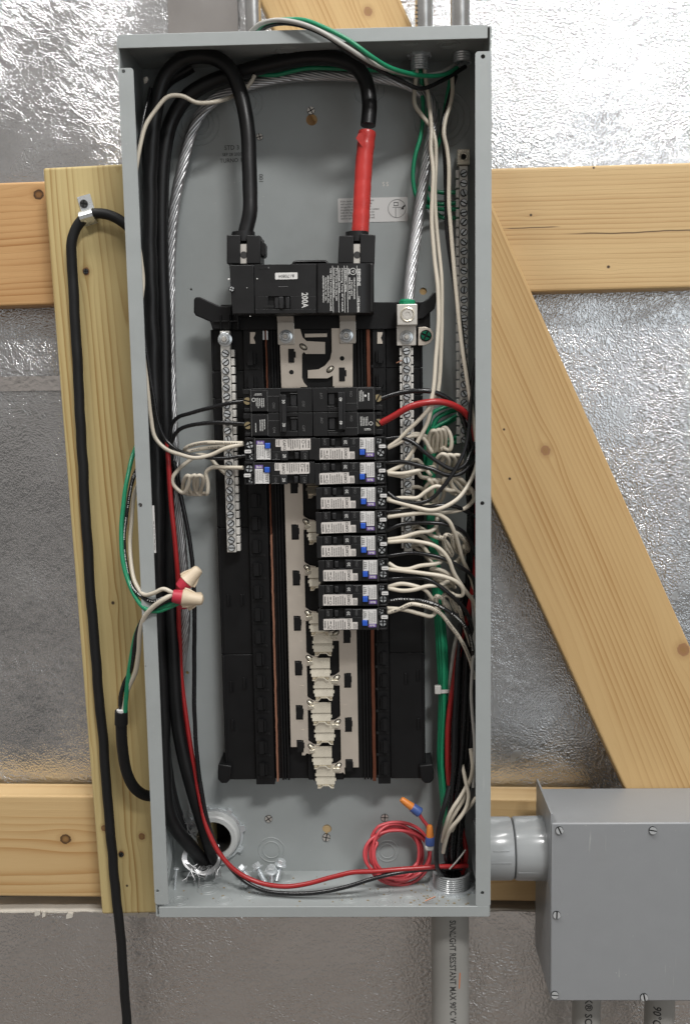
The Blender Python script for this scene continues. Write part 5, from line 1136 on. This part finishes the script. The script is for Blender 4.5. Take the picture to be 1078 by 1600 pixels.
# zip tie
t = thing('cable_tie', 'white cable tie cinching the green wires', 'cable tie', U(690, 1078, .06))
a = U(692, 1078, .064); mb = MB(); pts = [(a.x+.0095*math.cos(q_), .064+.0062*math.sin(q_)) for q_ in [2*math.pi*i/28 for i in range(28)]]
mb.add([(x*1, y, a.z-.002) for x, y in pts]+[(x, y, a.z+.002) for x, y in pts]+[(a.x+(x-a.x)*.9, .064+(y-.064)*.88, a.z-.002) for x, y in pts]+[(a.x+(x-a.x)*.9, .064+(y-.064)*.88, a.z+.002) for x, y in pts],
       [(i, (i+1) % 28, 28+(i+1) % 28, 28+i) for i in range(28)]+[(56+i, 84+i, 84+(i+1) % 28, 56+(i+1) % 28) for i in range(28)]+[(28+i, 28+(i+1) % 28, 84+(i+1) % 28, 84+i) for i in range(28)]+[(i, 56+i, 56+(i+1) % 28, (i+1) % 28) for i in range(28)])
mb.build('strap', 'tie', t); mb = MB(); pxbox(mb, 679, 1072, 689, 1085, .0555, .061); mb.build('tie_head', 'tie', t, .0008)

# dark bundle at lower right
for i in range(4):
    wire(f'black wire running down beside the right flange, {ords[i]} from the left', [(738+i*2, 640+i*14, .044+i*.006), (737+i*2, 720, .046+i*.006), (733+i*3, 800, .048+i*.006), (731+i*3.5, 880, .050+i*.006), (728+i*3.6, 960, .052+i*.005), (724+i*4, 1060, .054+i*.004), (718+i*4, 1180, .056+i*.003), (709+i*4, 1290, .058), (704+i*3, 1372, .061)], .0026, 'wire_black', 'black wires down the right flange')
rd = random.Random(14)
for i in range(11):
    x0 = 712+i*2.9; yy = .040+.0042*((i*3) % 11); x0b = x0+rd.uniform(-3, 3)
    wire(f'black wire in the lower right bundle, {"first second third fourth fifth sixth seventh eighth ninth tenth eleventh".split()[i]} from the left', [(x0+10, 905+rd.uniform(-15, 15), yy+.006), (x0+8, 970, yy+.004), (x0b+4, 1050, yy), (x0b, 1130, yy), (x0b-3+rd.uniform(-3, 3), 1200, yy), (700+i*2.6+rd.uniform(-3, 3), 1265, yy), (697+i*2.6+rd.uniform(-3, 3), 1320, yy*.6+.024), (700+i*1.6, 1372, .060)], .0024, 'wire_black', 'black wires bundled at lower right')
wire('black wire bowing out around the bundle down to the floor hub', [(702, 1228, .036), (693, 1262, .030), (684, 1300, .028), (681, 1335, .030), (684, 1358, .036), (692, 1366, .046), (702, 1372, .058)], .0027, 'wire_black', G2)
wire('red wire deep in the lower right bundle', [(716, 1270, .066), (722, 1300, .064), (728, 1335, .062), (722, 1365, .062)], .0028, 'wire_red', G2)
wire('beige wire strand beside the red wire at lower right', [(716, 985, .058), (709, 1020, .060), (704, 1060, .064), (701, 1110, .068), (702, 1180, .070)], .0028, 'wire_grey', G2)
for i, L in enumerate(([(722, 1195, .046), (729, 1228, .036), (732, 1243, .032), (729, 1260, .028), (719, 1277, .026), (707, 1291, .028), (699, 1305, .034), (692, 1332, .046)], [(730, 1226, .040), (719, 1245, .034), (709, 1260, .031), (700, 1277, .032), (695, 1295, .038), (691, 1315, .048)], [(728, 1236, .042), (722, 1252, .037), (712, 1268, .034), (703, 1284, .036), (697, 1303, .042), (693, 1324, .050)], [(744, 1246, .034), (735, 1258, .032), (724, 1270, .032), (714, 1282, .036), (706, 1298, .044)], [(735, 1170, .040), (738, 1200, .036), (733, 1222, .038), (724, 1240, .040)])):
    wire(['white wire curling in front of the lower right bundle', 'white wire ending left of the lower right bundle', 'middle white wire of the lower right group', 'white wire crossing out from the right flange near the bottom', 'white wire hanging above the lower right group'][i], L, r12, 'wire_white', 'white wires at lower right')
wire('bare grey copper stub above the floor hub', [(702, 1358, .040), (712, 1347, .038), (721, 1336, .038), (727, 1328, .042)], .0009, 'wire_grey', G2)
wire('thin brown white wire along the right flange', [(738, 930, .036), (740, 1000, .036), (736, 1090, .036), (741, 1160, .036), (739, 1230, .038)], .0018, 'wire_grey', G2)

# --- red spare coil with two small connectors
rcw = thing('wire_coil', 'coil of spare pinkish red wire on the cabinet floor', 'wire', U(624, 1388, .06))
mb = MB(); L = []; rd = random.Random(5)
for i in range(7*26+8):
    t_ = 2*math.pi*i/26; k_ = i/26; rx, ry = 50-5.6*(k_ % 3.3)+2*math.sin(k_*2.2), 48-5.2*((k_*1.4) % 3.1)
    L.append((622+rx*math.cos(t_)+2.5*math.sin(k_*1.9)-(3 if math.cos(t_) < 0 else 0), 1334+ry*math.sin(t_)+2.5*math.cos(k_*1.3), .071-.0022*(k_ % 4)+.008*math.cos(t_)-.010*math.sin(t_)))
mb.tube(catmull(wpts(L), 3), .0019, 8); mb.build('wire_turns', 'wire_pink', rcw, smooth=60)
mb = MB(); pxbox(mb, 664, 1322, 677, 1331, .048, .066); mb.build('tape_band', 'tie', rcw, .002)
mb = MB(); mb.tube(catmull(wpts([(654, 1271, .050), (660, 1281, .052), (667, 1290, .054), (670, 1300, .056)]), 5), .0021, 8); mb.build('wire_tail', 'wire_pink', rcw, smooth=60)
def small_nut(label, a, b, y):
    A, B = U(*a, y), U(*b, y); d = (B-A); L_ = d.length; t = thing('wire_connector', label, 'wire connector', A, 'orange and blue wire connectors')
    MB().lathe(A, d, [(0, .0010), (.0004, .0026), (.002, .0034), (L_*.58, .0045)], 16).build('orange_cap', 'orange', t)
    MB().lathe(A, d, [(L_*.58, .0049), (L_*.60, .0052), (L_*.97, .0058), (L_, .0050)], 16).build('blue_skirt', 'nut_blue', t)
small_nut('orange and blue wire connector lying tilted above the red coil', (626, 1248), (656, 1270), .050)
small_nut('orange and blue wire connector upright at the right of the red coil', (671, 1289), (672, 1320), .052)

# --- black cord on the treated board, strap, pigtail and big connectors
YCd = YA-.0085
wire('long black rubber cord arching over a strap and hanging to the floor', [(262, 420, .094), (225, 385, .090), (200, 354, .088), (180, 340, .088), (160, 333, .088), (140, 335, .088), (124, 349, .0885), (114, 372, .089), (113, 410, YCd), (116, 470, YCd), (121, 560, YCd), (126, 650, YCd), (131, 740, YCd), (137, 850, YCd), (145, 960, YCd), (153, 1060, YCd), (161, 1150, YCd), (168, 1240, YCd), (176, 1330, YCd), (183, 1410, YCd), (190, 1480, YCd), (196, 1560, YCd), (202, 1680, YCd)], .0056, 'rubber', None, 'power_cord', 'cord', 16)
t = thing('pipe_strap', 'small zinc one hole strap holding the black cord', 'strap', U(132, 330, YA))
c0, c1 = U(131, 317, YA-.002), U(134, 338, .088); d = (c1-c0); d.y = 0; d.normalize(); s_ = Vector((-d.z, 0, d.x))
def strip(pr, w):
    vs = []
    for a, y in pr:
        for sg in (-1, 1):
            q = U(131, 317, .088); q = Vector((q.x, y, q.z))+d*a+s_*(w*sg); vs.append(q)
    return vs
pr = [(-.010, YA-.0016), (.006, YA-.0016), (.0068, YA-.006), (.0078, YA-.0130), (.0105, YA-.0180), (.0140, YA-.0196), (.0175, YA-.0186), (.0205, YA-.0140), (.0218, YA-.008), (.0220, YA-.001)]
mb = MB(); vs = strip(pr, .0074); v2 = strip([(a, y+.0009) for a, y in pr], .0074); n_ = len(pr)
mb.add(vs+v2, [(2*i, 2*i+1, 2*i+3, 2*i+2) for i in range(n_-1)]+[(2*n_+2*i, 2*n_+2*i+2, 2*n_+2*i+3, 2*n_+2*i+1) for i in range(n_-1)]+[(2*i, 2*i+2, 2*n_+2*i+2, 2*n_+2*i) for i in range(n_-1)]+[(2*i+1, 2*n_+2*i+1, 2*n_+2*i+3, 2*i+3) for i in range(n_-1)]+[(0, 2*n_, 2*n_+1, 1), (2*n_-2, 2*n_-1, 4*n_-1, 4*n_-2)])
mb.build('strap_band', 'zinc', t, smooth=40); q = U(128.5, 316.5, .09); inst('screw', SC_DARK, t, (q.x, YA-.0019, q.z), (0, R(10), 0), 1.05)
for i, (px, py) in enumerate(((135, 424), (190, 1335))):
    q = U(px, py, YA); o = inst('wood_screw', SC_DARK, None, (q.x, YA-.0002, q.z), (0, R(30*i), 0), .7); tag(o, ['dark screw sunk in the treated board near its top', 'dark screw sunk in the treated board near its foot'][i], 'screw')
cd2 = thing('power_cord', 'short black cord stub bending up beside the cabinet, three conductors showing', 'cord', U(215, 1250, .09))
P = catmull(wpts([(275, 1243, .088), (245, 1244, .086), (226, 1242, .080), (210, 1230, .072), (198, 1205, .064), (192, 1170, .056), (190, 1140, .050), (190, 1112, .046)]), 8)
MB().tube(P, .0062, 16).build('jacket', 'rubber', cd2, smooth=60)
e0, e1 = U(190, 1131, .0485), U(190, 1111, .0455); MB().ring(e0, e1-e0, [(0, .0064), (0, .0074), ((e1-e0).length, .0072), ((e1-e0).length, .0050)], 18).build('jacket_end', 'rubber', cd2)
mb = MB(); mb.lathe(e1, (0, 0, 1), [(-.002, .0048), (.0016, .0052), (.0022, .004)], 12); mb.build('paper_filler', 'paper', cd2)
for M, nm, L in (('wire_black', 'black_conductor', [(190, 1114, .048), (189, 1092, .044), (194, 1070, .038), (204, 1048, .030), (210, 1015, .022), (216, 985, .012), (228, 962, .002), (244, 948, -.006), (262, 938, -.008), (282, 935, -.006)]),
                 ('wire_white', 'white_conductor', [(193, 1114, .046), (200, 1078, .038), (212, 1050, .028), (217, 1020, .018), (219, 990, .008), (226, 965, -.002), (240, 948, -.010), (257, 936, -.014), (272, 928, -.012)]),
                 ('wire_green', 'green_conductor', [(196, 1112, .044), (198, 1085, .038), (202, 1050, .030), (207, 1020, .024), (213, 992, .018), (224, 968, .008), (240, 953, .000), (256, 948, -.004), (270, 942, -.004), (282, 938, .000)])):
    MB().tube(catmull(wpts(L), 8), .0026, 10).build(nm, M, cd2, smooth=60)
wire('green wire hanging outside the left flange down to the connectors', [(216, 690, .070), (207, 715, .050), (199, 750, .036), (193, 790, .030), (190, 830, .026), (192, 870, .020), (200, 905, .014), (212, 932, .006), (226, 950, -.001), (244, 955, -.004), (262, 950, -.003), (280, 942, .001)], .0024, 'wire_green', 'wires outside the left flange')
wire('black printed wire hanging outside the left flange', [(222, 720, .070), (209, 745, .050), (200, 790, .038), (194, 840, .030), (199, 890, .020), (208, 918, .010), (222, 932, .000), (238, 940, -.003), (256, 934, -.001), (278, 924, .006)], .0022, 'wire_black', 'wires outside the left flange', printed='print_white')
wire('white wire hanging outside the left flange to the front connector', [(224, 740, .066), (211, 770, .050), (206, 810, .038), (204, 850, .030), (206, 885, .020), (213, 912, .008), (226, 929, -.003), (242, 926, -.010), (256, 920, -.013), (268, 925, -.013), (276, 930, -.011)], .0022, 'wire_white', 'wires outside the left flange')
wire('thin tan wire hanging outside the left flange', [(220, 716, .072), (205, 760, .056), (199, 800, .048), (196, 830, .044)], .0018, 'tan', 'wires outside the left flange')
def big_nut(label, a, b, y, y2):
    A, B = U(*a, y), U(*b, y2); d = B-A; L_ = d.length; t = thing('wire_connector', label, 'wire connector', A, 'tan and red wire connectors')
    MB().lathe(A, d, [(-.004, .0056), (-.0035, .0066), (.003, .0076), (L_*.26, .0080)], 20).build('red_skirt', 'nut_red', t)
    o = MB(); o.lathe(A, d, [(L_*.2, .0076), (L_*.24, .0088), (L_*.30, .0082), (L_*.55, .0068), (L_*.84, .0060), (L_*.95, .0052), (L_, .0030), (L_*1.005, 0)], 20); o = o.build('tan_cap', 'tan', t)
    mb = MB(); ax = d.normalized(); u_ = ax.orthogonal().normalized(); w_ = ax.cross(u_)
    for k_ in range(2):
        an = R(40+180*k_); rr_ = u_*math.cos(an)+w_*math.sin(an); tn = ax.cross(rr_)
        pts = [A+ax*(L_*.24)+rr_*.0075, A+ax*(L_*.27)+rr_*.0106, A+ax*(L_*.45)+rr_*.0096, A+ax*(L_*.80)+rr_*.0056]
        mb.add([p+tn*.0014 for p in pts]+[p-tn*.0014 for p in pts], [(0, 1, 2, 3), (7, 6, 5, 4), (0, 4, 5, 1), (1, 5, 6, 2), (2, 6, 7, 3), (3, 7, 4, 0)])
    mb.build('wing', 'tan', o, .0006)
big_nut('tan wire connector with red skirt pointing up right', (286, 915), (312, 888), .004, .008)
big_nut('tan wire connector with red skirt in front, pointing right', (276, 932), (318, 938), -.013, -.010)
big_nut('tan wire connector with red skirt tucked behind the front one', (282, 942), (318, 932), .008, .012)

# --- loose bolts on the cabinet floor
def bolt(label, px, py, yy, ax):
    c = U(px, py, yy); ax = Vector(ax).normalized(); t = thing('loose_bolt', label, 'bolt', c, 'loose zinc bolts')
    pr = [(-.010, .0022)]; z = -.010
    while z < .006: pr += [(z+.0005, .0028), (z+.0010, .0024)]; z += .0010
    MB().lathe(c, ax, [(z*1.1, r*1.2) for z, r in pr], 12).build('shank', 'zinc', t)
    MB().lathe(c, ax, [(.0068, .0070), (.0080, .0072), (.0086, .0066)], 18).build('flange', 'zinc', t)
    MB().lathe(c, ax, [(.0086, .0053), (.0132, .0053), (.0140, .0043)], 6).build('hex_head', 'zinc', t, smooth=0)
bolt('loose zinc bolt standing head up by the back wall, rightmost', 436, 1361, .075, (.25, .1, .9))
bolt('loose zinc bolt second from the right by the back wall', 424, 1368, .070, (.05, -.3, .9))
bolt('loose zinc bolt lying behind the red wire', 408, 1366, .072, (-.4, .3, .6))
bolt('leftmost loose zinc bolt, lying in front of the back wall', 386, 1368, .070, (-.5, .2, .5))
bolt('small bolt lying between the red and black wires', 396, 1380, .058, (-.7, -.2, .35))
mb = MB(); A, B = U(276, 1358, .06), U(273, 1395, .055); mb.lathe(A, B-A, [(0, .0014), ((B-A).length*.9, .0012), ((B-A).length, .0002)], 10); mb.lathe(A, A-B, [(0, .0032), (.0012, .0030)], 12)
tag(mb.build('loose_screw', 'zinc'), 'long thin screw lying in the lower left cabinet corner', 'screw')
mb = MB(); A, B = U(664, 1408, .02), U(680, 1401, .022); mb.tube([A, (A+B)/2, B], .0008, 6); tag(mb.build('copper_clipping', 'copper'), 'short copper clipping on the cabinet floor at right', 'debris')
mb = MB(); A, B = U(592, 560, .05), U(622, 553, .052)
mb = MB(); A, B = U(619, 567, .045), U(628, 563, .049); mb.tube([A, (A+B)/2, B], .0007, 6); tag(mb.build('copper_stub', 'copper'), 'tiny copper wire end poking from the right neutral bar', 'wire')
mb = MB(); c = U(636, 472, .041); mb.lathe((c.x, .043, c.z-.001), (0, 0, 1), [(-.004, .0090), (.002, .0088), (.004, .0070)], 9); tag(mb.build('green_tape', 'wire_green', smooth=0), 'green tape where the bare cable enters the lug', 'tape')
